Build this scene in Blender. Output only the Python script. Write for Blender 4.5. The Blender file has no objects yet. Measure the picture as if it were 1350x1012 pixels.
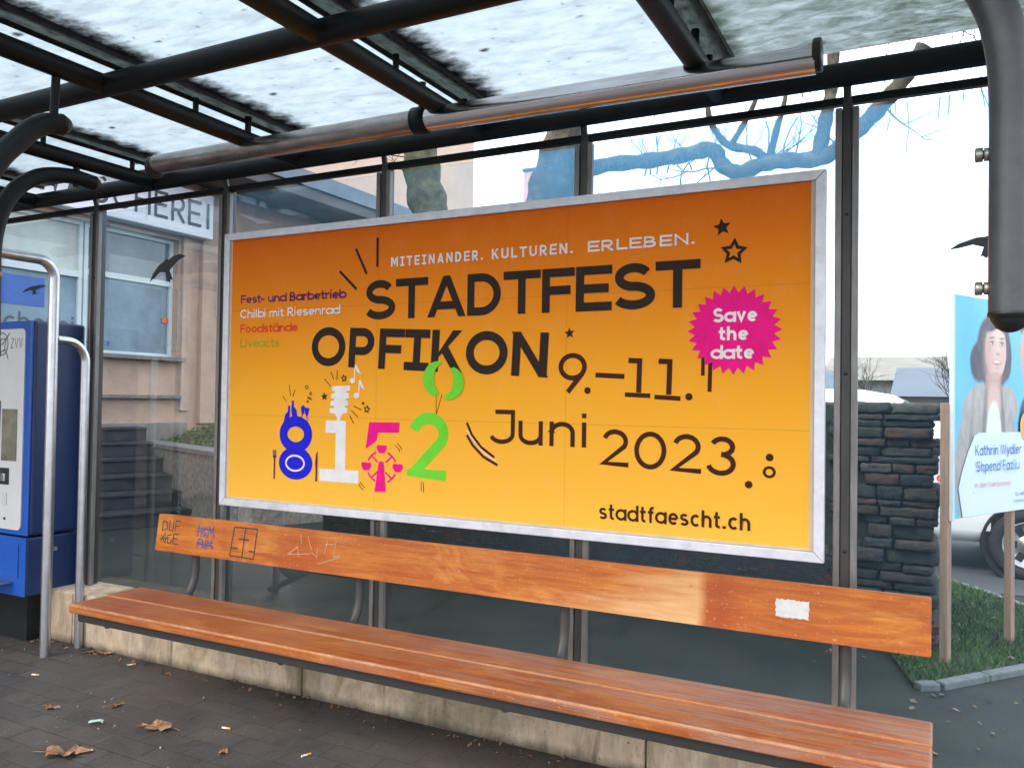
import bpy, bmesh, math, random
from mathutils import Vector, Matrix, Euler
from mathutils.geometry import tessellate_polygon
R = math.radians
C = bpy.context.scene.collection
SC = bpy.context.scene

# ------------------------------------------------------------------ camera
cam_d = bpy.data.cameras.new("camera")
cam_d.sensor_width = 36.0
cam_d.lens = 1085.0 / 1350.0 * 36.0
cam_d.clip_start = 0.02
cam_d.clip_end = 2000
cam = bpy.data.objects.new("camera", cam_d)
C.objects.link(cam)
YAW, PITCH, ROLL = 0.475727747, 0.02021884, 0.0145504375
f_ = Vector((-math.sin(YAW) * math.cos(PITCH), math.cos(YAW) * math.cos(PITCH), math.sin(PITCH)))
r_ = Vector((math.cos(YAW), math.sin(YAW), 0))
u_ = r_.cross(f_)
r2 = r_ * math.cos(ROLL) + u_ * math.sin(ROLL)
u2 = -r_ * math.sin(ROLL) + u_ * math.cos(ROLL)
M = Matrix((r2, u2, -f_)).transposed().to_4x4()
M.translation = Vector((3.19408672, -3.0081889, 1.34))
cam.matrix_world = M
SC.camera = cam

# ------------------------------------------------------------------ world, sun, exposure
SUN_EL, SUN_AZ = R(42), R(215)          # azimuth clockwise from +y (north); behind the camera, to its left
w = bpy.data.worlds.new("World")
SC.world = w
w.use_nodes = True
wn = w.node_tree
for n in list(wn.nodes):
    wn.nodes.remove(n)
sky = wn.nodes.new("ShaderNodeTexSky")
sky.sky_type = 'NISHITA'
sky.sun_disc = False
sky.sun_elevation = SUN_EL
sky.sun_rotation = SUN_AZ
sky.dust_density = 3.0
sky.air_density = 1.0
veil = wn.nodes.new("ShaderNodeMix")
veil.data_type = 'RGBA'
veil.inputs[0].default_value = 0.72     # thin overcast: mostly white cloud in front of the blue
veil.inputs[7].default_value = (9.2, 9.8, 10.6, 1)
bg = wn.nodes.new("ShaderNodeBackground")
bg.inputs[1].default_value = 0.10
wo = wn.nodes.new("ShaderNodeOutputWorld")
wn.links.new(sky.outputs[0], veil.inputs[6])
wn.links.new(veil.outputs[2], bg.inputs[0])
wn.links.new(bg.outputs[0], wo.inputs[0])

sun_d = bpy.data.lights.new("sun", 'SUN')
sun_d.energy = 0.9
sun_d.angle = R(25)
sun_d.color = (1.0, 0.95, 0.88)
sun = bpy.data.objects.new("sun", sun_d)
C.objects.link(sun)
sd = Vector((math.sin(SUN_AZ) * math.cos(SUN_EL), math.cos(SUN_AZ) * math.cos(SUN_EL), math.sin(SUN_EL)))
sun.rotation_euler = sd.to_track_quat('Z', 'Y').to_euler()

SC.view_settings.view_transform = 'Standard'
SC.view_settings.look = 'None'
SC.view_settings.exposure = 1.95
SC.view_settings.gamma = 1.0
try:
    SC.cycles.transparent_max_bounces = 24
    SC.cycles.max_bounces = 10
    SC.cycles.caustics_reflective = False
    SC.cycles.caustics_refractive = False
except Exception:
    pass

# ------------------------------------------------------------------ mesh helpers
rnd = random.Random(8152)


class MB:
    def __init__(s):
        s.v, s.f, s.sm = [], [], []

    def add(s, vs, fs, smooth=False, mtx=None):
        o = len(s.v)
        for p in vs:
            p = Vector(p)
            s.v.append(mtx @ p if mtx else p)
        for q in fs:
            s.f.append([i + o for i in q])
            s.sm.append(smooth)
        return s

    def box(s, x0, x1, y0, y1, z0, z1, mtx=None):
        vs = [(x0, y0, z0), (x1, y0, z0), (x1, y1, z0), (x0, y1, z0), (x0, y0, z1), (x1, y0, z1), (x1, y1, z1), (x0, y1, z1)]
        return s.add(vs, [(3, 2, 1, 0), (4, 5, 6, 7), (0, 1, 5, 4), (1, 2, 6, 5), (2, 3, 7, 6), (3, 0, 4, 7)], False, mtx)

    def tube(s, path, rad, n=16, caps=True, dome=False):
        P = [Vector(p) for p in path]
        m = len(P)
        rr = rad if isinstance(rad, (list, tuple)) else [rad] * m
        T = []
        for i in range(m):
            a = P[max(i - 1, 0)]
            b = P[min(i + 1, m - 1)]
            T.append((b - a).normalized())
        up = Vector((0, 0, 1)) if abs(T[0].z) < 0.9 else Vector((1, 0, 0))
        N = T[0].cross(up).normalized()
        vs, fs = [], []
        for i in range(m):
            if i:
                N = (N - T[i] * N.dot(T[i]))
                N.normalize()
            B = T[i].cross(N)
            for k in range(n):
                a = 2 * math.pi * k / n
                vs.append(P[i] + (N * math.cos(a) + B * math.sin(a)) * rr[i])
        for i in range(m - 1):
            for k in range(n):
                fs.append((i * n + k, i * n + (k + 1) % n, (i + 1) * n + (k + 1) % n, (i + 1) * n + k))
        s.add(vs, fs, True)
        if caps:
            s.add(vs[:n], [tuple(range(n))[::-1]], False)
            s.add(vs[-n:], [tuple(range(n))], False)
        return s

    def lathe(s, prof, n=24, mtx=None):           # profile of (r, z)
        vs, fs = [], []
        m = len(prof)
        for r, z in prof:
            for k in range(n):
                a = 2 * math.pi * k / n
                vs.append((r * math.cos(a), r * math.sin(a), z))
        for i in range(m - 1):
            for k in range(n):
                fs.append((i * n + k, i * n + (k + 1) % n, (i + 1) * n + (k + 1) % n, (i + 1) * n + k))
        return s.add(vs, fs, True, mtx)

    def prism(s, poly, depth, mtx=None):          # polygon in xy (ccw) extruded to z=depth
        n = len(poly)
        vs = [(a, b, 0) for a, b in poly] + [(a, b, depth) for a, b in poly]
        tri = tessellate_polygon([[Vector((a, b, 0)) for a, b in poly]])
        area = sum(poly[i][0] * poly[(i + 1) % n][1] - poly[(i + 1) % n][0] * poly[i][1] for i in range(n))
        fs = []
        for t in tri:
            a, b, c = [Vector((poly[i][0], poly[i][1], 0)) for i in t]
            if (b - a).cross(c - a).z < 0:
                t = (t[0], t[2], t[1])
            fs.append(tuple(i + n for i in t))
            fs.append((t[2], t[1], t[0]))
        for i in range(n):
            j = (i + 1) % n
            fs.append((i, j, j + n, i + n) if area > 0 else (j, i, i + n, j + n))
        return s.add(vs, fs, False, mtx)

    def build(s, name, m, parent=None, bevel=0.0, seg=2):
        me = bpy.data.meshes.new(name)
        me.from_pydata([tuple(p) for p in s.v], [], s.f)
        me.polygons.foreach_set("use_smooth", s.sm)
        me.update()
        o = bpy.data.objects.new(name, me)
        if m:
            me.materials.append(m)
        C.objects.link(o)
        if parent:
            o.parent = parent
        if bevel:
            b = o.modifiers.new("bevel", 'BEVEL')
            b.width = bevel
            b.segments = seg
            b.limit_method = 'ANGLE'
            b.angle_limit = R(40)
        return o


def tag(o, label=None, cat=None, group=None, kind=None):
    if label: o["label"] = label
    if cat: o["category"] = cat
    if group: o["group"] = group
    if kind: o["kind"] = kind
    return o


def thing(name, label, cat, loc=(0, 0, 0), rz=0, group=None):
    o = bpy.data.objects.new(name, None)
    o.empty_display_size = 0.1
    C.objects.link(o)
    o.location = loc
    o.rotation_euler = (0, 0, rz)
    return tag(o, label, cat, group)


def arc(cx, cy, rx, ry, a0, a1, n=None):
    n = n or max(4, int(abs(a1 - a0) / 9))
    return [(cx + rx * math.cos(R(a0 + (a1 - a0) * i / n)), cy + ry * math.sin(R(a0 + (a1 - a0) * i / n))) for i in range(n + 1)]


# flat print: shapes laid on a plane given by origin, two axes and a normal; every shape gets its own tiny height
class Print:
    def __init__(s, O, U, V, N, lift=0.0008, step=0.00012):
        s.O, s.U, s.V, s.N = Vector(O), Vector(U), Vector(V), Vector(N)
        s.h, s.step = lift, step
        s.mb = MB()

    def pt(s, q):
        return s.O + s.U * q[0] + s.V * q[1] + s.N * s.h

    def face(s, pts, idx):
        vs = [s.pt(q) for q in pts]
        out = []
        for t in idx:
            a, b, c = vs[t[0]], vs[t[1]], vs[t[2]]
            if (b - a).cross(c - a).dot(s.N) < 0:
                t = tuple(reversed(t))
            out.append(tuple(t))
        s.mb.add(vs, out)
        s.h += s.step

    def fill(s, poly):
        s.face(poly, tessellate_polygon([[Vector((a, b, 0)) for a, b in poly]]))

    def disc(s, cx, cy, rx, ry=None, n=28):
        s.fill(arc(cx, cy, rx, ry or rx, 0, 360 - 360 / n, n - 1))

    def stroke(s, pts, wd, closed=False):
        P = [Vector((a, b)) for a, b in pts]
        if closed and (P[0] - P[-1]).length < 1e-6:
            P = P[:-1]
        n = len(P)
        L, Rr = [], []
        for i in range(n):
            a = P[i - 1] if (i or closed) else None
            b = P[(i + 1) % n] if (i < n - 1 or closed) else None
            d0 = (P[i] - a).normalized() if a is not None else None
            d1 = (b - P[i]).normalized() if b is not None else None
            if d0 is None: d0 = d1
            if d1 is None: d1 = d0
            n0 = Vector((-d0.y, d0.x))
            n1 = Vector((-d1.y, d1.x))
            mm = n0 + n1
            if mm.length < 1e-6:
                mm = n0
            mm.normalize()
            k = 1 / max(0.5, mm.dot(n0))
            L.append(P[i] + mm * (wd / 2 * k))
            Rr.append(P[i] - mm * (wd / 2 * k))
        pts2 = [tuple(q) for q in L] + [tuple(q) for q in Rr]
        fs = []
        for i in range(n if closed else n - 1):
            j = (i + 1) % n
            fs.append((i, j, j + n, i + n))
        vs = [s.pt(q) for q in pts2]
        out = []
        for t in fs:
            nn = (vs[t[1]] - vs[t[0]]).cross(vs[t[2]] - vs[t[0]])
            out.append(t if nn.dot(s.N) > 0 else t[::-1])
        s.mb.add(vs, out)
        s.h += s.step

    def build(s, name, m, parent=None):
        o = s.mb.build(name, m, parent)
        s.mb = MB()
        return o


# ------------------------------------------------------------------ stroke lettering (geometric sans)
def glyph(ch, w, m=1.0):
    h = w / 2
    wf = w / m
    t = 1 - h
    X = 0.72
    xt = X - h
    S = []

    def st(*p, c=False):
        S.append((list(p), c))

    def bowl(cx, rx=0.28):
        S.append((arc(cx, (h + xt) / 2, rx, (xt - h) / 2, 0, 360, 36), True))
    if ch == ' ': return [], 0.22
    if ch == 'S':
        ru, rl = (t - .5) / 2, (.5 - h) / 2
        S.append((arc(.33, .5 + ru, .27 - h * .6, ru, 25, 270, 24) + arc(.33, h + rl, .31 - h * .6, rl, 90, -155, 24)[1:], False)); return S, .66
    if ch == 'T': st((0, t), (.62, t)); st((.31, 1 - w), (.31, 0)); return S, .62
    if ch in 'AÄ':
        bb, aa = wf * 1.06, wf * 1.0
        S.append(([(0, 0), (.36 - aa / 2, 1), (.36 + aa / 2, 1), (.72, 0), (.72 - bb, 0), (.36, (.36 - bb) / (.36 - aa / 2)), (bb, 0)], 'fill'))
        st((.16, .28), (.56, .28))
        if ch == 'Ä': st((.16, 1.2), (.28, 1.2)); st((.44, 1.2), (.56, 1.2))
        return S, .72
    if ch == 'D': S.append(([(h, h), (h, t), (.28, t)] + arc(.28, .5, .38 - h, t - .5, 90, -90, 20)[1:], True)); return S, .68
    if ch == 'F': st((h, 0), (h, 1)); st((h, t), (.54, t)); st((h, .5), (.48, .5)); return S, .54
    if ch == 'E': st((h, 0), (h, 1)); st((h, t), (.58, t)); st((h, .5), (.53, .5)); st((h, h), (.58, h)); return S, .58
    if ch == 'O': S.append((arc(.42, .5, .42 - h, .5 - h, 0, 360, 44), True)); return S, .84
    if ch == 'P': st((h, 0), (h, 1)); S.append(([(h, t), (.32, t)] + arc(.32, (t + .42) / 2, .28 - h, (t - .42) / 2, 90, -90, 16)[1:] + [(h, .42)], False)); return S, .62
    if ch == 'R':
        st((h, 0), (h, 1)); S.append(([(h, t), (.32, t)] + arc(.32, (t + .45) / 2, .28 - h, (t - .45) / 2, 90, -90, 16)[1:] + [(h, .45)], False))
        st((.3, .45 - h), (.58, 0)); return S, .64
    if ch == 'I': st((.23, w), (.23, 1 - w)); st((0, t), (.46, t)); st((0, h), (.46, h)); return S, .46
    if ch == 'i_': st((h, 0), (h, 1)); return S, w
    if ch == 'K':
        st((h, 0), (h, 1)); v = wf * 1.22
        S.append(([(h, .32), (.60 - v, 1), (.60, 1), (h, .32 + .02 - v * .55)], 'fill'))
        S.append(([(.64, 0), (.64 - v, 0), (.20, .52), (.20 + v * .72, .66)], 'fill'))
        return S, .64
    if ch == 'N':
        st((h, 0), (h, 1)); st((.68 - h, 0), (.68 - h, 1)); v = wf * 1.15
        S.append(([(0, 1), (v, 1), (.68, 0), (.68 - v, 0)], 'fill')); return S, .68
    if ch == 'M': st((h, 0), (h, 1)); st((w, 1 - h), (.41, .3), (.82 - w, 1 - h)); st((.82 - h, 0), (.82 - h, 1)); return S, .82
    if ch == 'L': st((h, 0), (h, 1)); st((h, h), (.52, h)); return S, .52
    if ch == 'U': S.append(([(h, 1), (h, .34)] + arc(.33, .34, .33 - h, .34 - h, 180, 360, 20)[1:] + [(.66 - h, 1)], False)); return S, .66
    if ch == 'B':
        S.append(([(h, h), (h, t), (.3, t)] + arc(.3, (t + .52) / 2, .26 - h, (t - .52) / 2, 90, -90, 14)[1:] + [(h, .52)], False))
        S.append(([(h, .5), (.32, .5)] + arc(.32, (.5 + h) / 2, .3 - h, (.5 - h) / 2, 90, -90, 14)[1:] + [(0, h)], False)); return S, .64
    if ch == 'C': S.append((arc(.4, .5, .4 - h, .5 - h, 45, 315, 32), False)); return S, .72
    if ch == 'H': st((h, 0), (h, 1)); st((.66 - h, 0), (.66 - h, 1)); st((h, .5), (.66 - h, .5)); return S, .66
    if ch == 'W': st((h * .7, 1), (.25, h), (.5, t), (.75, h), (1 - h * .7, 1)); return S, 1.0
    if ch == 'V': st((h * .7, 1), (.33, h), (.66 - h * .7, 1)); return S, .66
    if ch == 'Z': st((0, t), (.58 - h, t), (h, h), (.58, h)); return S, .58
    if ch == 'G': S.append((arc(.42, .5, .42 - h, .5 - h, 45, 360, 34) + [(.46, .5)], False)); return S, .84
    if ch == 'J': S.append(([(.14, t), (.5 - h, t), (.5 - h, .3)] + arc(.25, .3, .25 - h, .3 - h, 0, -160, 16)[1:], False)); return S, .5
    if ch in 'aä':
        bowl(.3); st((.58, 0), (.58, X))
        if ch == 'ä':
            st((.12, .92), (.26, .92)); st((.38, .92), (.52, .92))
        return S, .62
    if ch == 'b': bowl(.33); st((h, 0), (h, 1)); return S, .62
    if ch == 'd': bowl(.3); st((.58, 0), (.58, 1)); return S, .62
    if ch == 'p': bowl(.33); st((h, -.28), (h, X)); return S, .62
    if ch == 'c': S.append((arc(.3, (h + xt) / 2, .3 - h, (xt - h) / 2, 48, 312, 24), False)); return S, .52
    if ch == 'e': st((h, X / 2), (.58 - h, X / 2)); S.append((arc(.3, (h + xt) / 2, .3 - h, (xt - h) / 2, 0, 315, 28), False)); return S, .58
    if ch == 'f': S.append(([(.16, 0), (.16, .8)] + arc(.32, .8, .16, .2 - h, 180, 80, 8)[1:], False)); st((0, X - h), (.34, X - h)); return S, .36
    if ch == 't': S.append(([(.15, .95), (.15, .2)] + arc(.31, .2, .16, .2 - h, 180, 280, 8)[1:], False)); st((0, X - h), (.34, X - h)); return S, .36
    if ch == 'h': st((h, 0), (h, 1)); S.append(([(h, .4)] + arc(.29, .4, .29 - h, xt - .4, 180, 0, 14) + [(.58 - h, 0)], False)); return S, .58
    if ch == 'n': st((h, 0), (h, X)); S.append(([(h, .4)] + arc(.29, .4, .29 - h, xt - .4, 180, 0, 14) + [(.58 - h, 0)], False)); return S, .58
    if ch == 'm':
        st((h, 0), (h, X))
        S.append((arc(.25, .42, .25 - h, xt - .42, 180, 0, 12) + [(.5 - h, 0)], False))
        S.append((arc(.75 - w, .42, .25 - h, xt - .42, 180, 0, 12) + [(1 - w - h, 0)], False)); return S, 1 - w
    if ch == 'r': st((h, 0), (h, X)); S.append((arc(.3, .4, .3 - h, xt - .4, 180, 75, 10), False)); return S, .38
    if ch == 'u': S.append(([(h, X), (h, .3)] + arc(.29, .3, .29 - h, .3 - h, 180, 360, 14)[1:], False)); st((.58 - h, 0), (.58 - h, X)); return S, .58
    if ch == 'i': st((h, 0), (h, X)); st((h, .84), (h, .84 + w)); return S, w
    if ch == 'l': st((h, 0), (h, 1)); return S, w
    if ch == 'k': st((h, 0), (h, 1)); st((w, .3), (.46, X)); st((.22, .42), (.5, 0)); return S, .5
    if ch == 'o': bowl(.3, .3 - h); return S, .6
    if ch == 's':
        q = X / 2
        ru, rl = (xt - q) / 2, (q - h) / 2
        S.append((arc(.24, q + ru, .22 - h * .7, ru, 30, 270, 16) + arc(.24, h + rl, .24 - h * .7, rl, 90, -150, 16)[1:], False)); return S, .48
    if ch == 'v': st((h * .6, X), (.26, h), (.52 - h * .6, X)); return S, .52
    if ch == 'w': st((h * .6, X), (.2, h), (.4, X - h), (.6, h), (.8 - h * .6, X)); return S, .8
    if ch == 'y': st((h * .6, X), (.27, .06)); st((.54 - h * .6, X), (.16, -.28)); return S, .54
    if ch == 'z': st((0, xt), (.48 - h, xt), (h, h), (.48, h)); return S, .48
    if ch == '.': st((0, w * .6), (w * 1.2, w * .6)); return S, w * 1.2
    if ch == '-': st((0, .38), (.32, .38)); return S, .34
    if ch == '0': S.append((arc(.38, .5, .38 - h, .5 - h, 0, 360, 40), True)); return S, .76
    if ch == '1': S.append(([(.08, t), (.3, t), (.3, w)], False)); st((0, h), (.56, h)); return S, .58
    if ch == '2': S.append((arc(.32, .68, .32 - h, t - .68, 165, -35, 22) + [(h, h), (.66, h)], False)); return S, .66
    if ch == '3':
        S.append((arc(.32, (t + .54) / 2, .28 - h, (t - .54) / 2, 160, -90, 20), False))
        S.append((arc(.3, (.54 + h) / 2, .33 - h, (.54 - h) / 2, 90, -165, 22), False)); return S, .66
    if ch == '9':
        S.append((arc(.36, .64, .36 - h, t - .64, 0, 360, 36), True)); st((.66, .52), (.28, 0)); return S, .72
    return [], 0.3


def write(pr, text, x0, z0, cap, x1=None, wt=0.14, ang=0.0, sp=0.16, flush=None):
    items = [glyph(ch, wt) for ch in text]
    adv = sum(q[1] for q in items)
    k = 1.0 if x1 is None else ((x1 - x0) / cap - sp * (len(text) - 1)) / adv
    ca, sa = math.cos(ang), math.sin(ang)
    h = wt / 2
    items = [glyph(ch, wt, max(.6, (q[1] * k - wt) / (q[1] - wt)) if q[1] > wt * 1.3 else 1.0) for ch, q in zip(text, items)]
    cur = 0.0
    for ch, (S, ad) in zip(text, items):
        if ch == ' ' and flush: flush()
        na = ad * k
        m_ = (na - wt) / (ad - wt) if ad > wt * 1.3 else 1.0
        for pts, closed in S:
            q = []
            for a, b in pts:
                a2, b2 = (cur + h + (a - h) * m_) * cap, b * cap
                q.append((x0 + a2 * ca - b2 * sa, z0 + a2 * sa + b2 * ca))
            if closed == 'fill':
                pr.fill(q)
            else:
                pr.stroke(q, wt * cap, closed)
        cur += na + sp


def star(pr, cx, cy, r, rot=0, inner=0.45, outline=0):
    pts = []
    for i in range(10):
        a = R(90 + rot + 36 * i)
        k = r if i % 2 == 0 else r * inner
        pts.append((cx + k * math.cos(a), cy + k * math.sin(a)))
    if outline:
        pr.stroke(pts, outline, True)
    else:
        pr.fill(pts)


# ------------------------------------------------------------------ material helpers
def new_mat(name):
    m = bpy.data.materials.new(name)
    m.use_nodes = True
    nt = m.node_tree
    for n in list(nt.nodes):
        nt.nodes.remove(n)
    out = nt.nodes.new("ShaderNodeOutputMaterial")
    return m, nt, out


class NT:
    def __init__(s, nt):
        s.nt = nt

    def n(s, typ, **kw):
        x = s.nt.nodes.new("ShaderNode" + typ)
        for k, v in kw.items():
            setattr(x, k, v)
        return x

    def l(s, a, b):
        s.nt.links.new(a, b)

    def coord(s, which="Object", scale=(1, 1, 1), rot=(0, 0, 0), loc=(0, 0, 0)):
        t = s.n("TexCoord")
        mp = s.n("Mapping")
        mp.inputs["Scale"].default_value = scale
        mp.inputs["Rotation"].default_value = rot
        mp.inputs["Location"].default_value = loc
        s.l(t.outputs[which], mp.inputs[0])
        return mp.outputs[0]

    def noise(s, vec, scale=5, detail=6, rough=0.6, dist=0.0):
        x = s.n("TexNoise")
        x.inputs["Scale"].default_value = scale
        x.inputs["Detail"].default_value = detail
        x.inputs["Roughness"].default_value = rough
        x.inputs["Distortion"].default_value = dist
        s.l(vec, x.inputs["Vector"])
        return x.outputs["Fac"]

    def ramp(s, fac, stops):
        x = s.n("ValToRGB")
        e = x.color_ramp.elements
        while len(e) < len(stops):
            e.new(0.5)
        for i, (p, c) in enumerate(stops):
            e[i].position = p
            e[i].color = (c, c, c, 1) if isinstance(c, (int, float)) else (*c, 1)
        s.l(fac, x.inputs[0])
        return x.outputs[0]

    def mix(s, fac, a, b, mode='MIX'):
        x = s.n("Mix")
        x.data_type = 'RGBA'
        x.blend_type = mode
        for k, v in ((0, fac), (6, a), (7, b)):
            if hasattr(v, "links") or hasattr(v, "is_output"):
                s.l(v, x.inputs[k])
            elif isinstance(v, (int, float)):
                x.inputs[k].default_value = v if k == 0 else (v, v, v, 1)
            else:
                x.inputs[k].default_value = (*v, 1)
        return x.outputs[2]

    def math(s, op, a, b=0.0):
        x = s.n("Math")
        x.operation = op
        for k, v in ((0, a), (1, b)):
            if isinstance(v, (int, float)):
                x.inputs[k].default_value = v
            else:
                s.l(v, x.inputs[k])
        return x.outputs[0]

    def sep(s, vec):
        x = s.n("SeparateXYZ")
        s.l(vec, x.inputs[0])
        return x.outputs

    def bump(s, hgt, strength=0.3, dist=0.01):
        x = s.n("Bump")
        x.inputs["Strength"].default_value = strength
        x.inputs["Distance"].default_value = dist
        s.l(hgt, x.inputs["Height"])
        return x.outputs[0]

    def prin(s, col, rough=0.6, metal=0.0, normal=None, spec=0.5, coat=0.0):
        p = s.n("BsdfPrincipled")
        if isinstance(col, tuple): p.inputs["Base Color"].default_value = (*col, 1)
        else: s.l(col, p.inputs["Base Color"])
        if isinstance(rough, (int, float)): p.inputs["Roughness"].default_value = rough
        else: s.l(rough, p.inputs["Roughness"])
        if isinstance(metal, (int, float)): p.inputs["Metallic"].default_value = metal
        else: s.l(metal, p.inputs["Metallic"])
        p.inputs["Specular IOR Level"].default_value = spec
        p.inputs["Coat Weight"].default_value = coat
        p.inputs["Coat Roughness"].default_value = 0.15
        if normal is not None: s.l(normal, p.inputs["Normal"])
        return p.outputs[0]


def plain(name, c, rough=0.6, metal=0.0, var=0.15, scale=8.0, bump=0.1, dirt=None, spec=0.5, coat=0.0, stretch=(1, 1, 1)):
    m, nt, out = new_mat(name)
    k = NT(nt)
    v = k.coord(scale=stretch)
    f = k.noise(v, scale, 8, 0.62)
    c2 = tuple(max(0, x * (1 - var)) for x in c)
    c3 = tuple(min(1, x * (1 + var)) for x in c)
    col = k.ramp(f, [(0.3, c2), (0.7, c3)])
    if dirt:
        g = k.noise(v, scale * 0.45, 10, 0.7, 0.4)
        col = k.mix(k.ramp(g, [(0.52, 0.0), (0.72, dirt[1])]), col, dirt[0])
    b = k.bump(k.noise(v, scale * 6, 5, 0.6), bump, 0.004)
    k.l(k.prin(col, rough, metal, b, spec, coat), out.inputs[0])
    return m


MAT = {}
MAT['steel_dark'] = plain("dark_painted_steel", (0.006, 0.0085, 0.0085), 0.5, 0.0, 0.35, 9, 0.15, ((0.012, 0.015, 0.0145), 0.5), spec=0.25)
MAT['steel_tube'] = plain("grey_painted_steel", (0.055, 0.055, 0.058), 0.4, 0.0, 0.25, 14, 0.15, ((0.10, 0.09, 0.092), 0.6))
MAT['steel_post'] = plain("post_steel", (0.050, 0.046, 0.043), 0.5, 0.3, 0.3, 10, 0.15, ((0.03, 0.026, 0.022), 0.7), stretch=(1, 1, .25))
MAT['alu'] = plain("aluminium", (0.66, 0.66, 0.69), 0.45, 0.25, 0.12, 20, 0.05, ((0.32, 0.32, 0.33), 0.4))
MAT['alu_strip'] = plain("clamp_strip_aluminium", (0.19, 0.175, 0.165), 0.45, 0.5, 0.25, 20, 0.1, ((0.12, 0.11, 0.10), 0.6), stretch=(1, 1, .3))
MAT['stainless'] = plain("stainless_steel", (0.52, 0.52, 0.53), 0.32, 1.0, 0.12, 18, 0.05)
MAT['bolt'] = plain("zinc_bolt", (0.33, 0.31, 0.28), 0.4, 0.8, 0.2, 40, 0.1)
m_, nt_, out_ = new_mat('grey_glazing_strip')
k_ = NT(nt_)
t_ = k_.n('BsdfTranslucent')
k_.l(k_.ramp(k_.noise(k_.coord(scale=(3, .8, 1)), 9, 7, 0.7), [(0.3, (0.40, 0.42, 0.40)), (0.7, (0.52, 0.53, 0.50))]), t_.inputs[0])
d_s = k_.n('BsdfDiffuse')
d_s.inputs[0].default_value = (0.12, 0.12, 0.11, 1)
x_ = k_.n('MixShader')
k_.l(k_.ramp(k_.noise(k_.coord(scale=(6, 2, 1)), 7, 8, 0.75), [(0.45, 0.12), (0.7, 0.9)]), x_.inputs[0])
k_.l(t_.outputs[0], x_.inputs[1])
k_.l(d_s.outputs[0], x_.inputs[2])
k_.l(x_.outputs[0], out_.inputs[0])
MAT['strip'] = m_
MAT['rubber'] = plain("black_plastic", (0.012, 0.012, 0.012), 0.45, 0, 0.2, 20, 0.1)
MAT['bar_grey'] = plain("grey_glazing_bar", (0.46, 0.48, 0.46), 0.7, 0.0, 0.2, 12, 0.15, ((0.05, 0.055, 0.045), 0.35), stretch=(3, .6, 1), spec=0.2)


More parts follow.
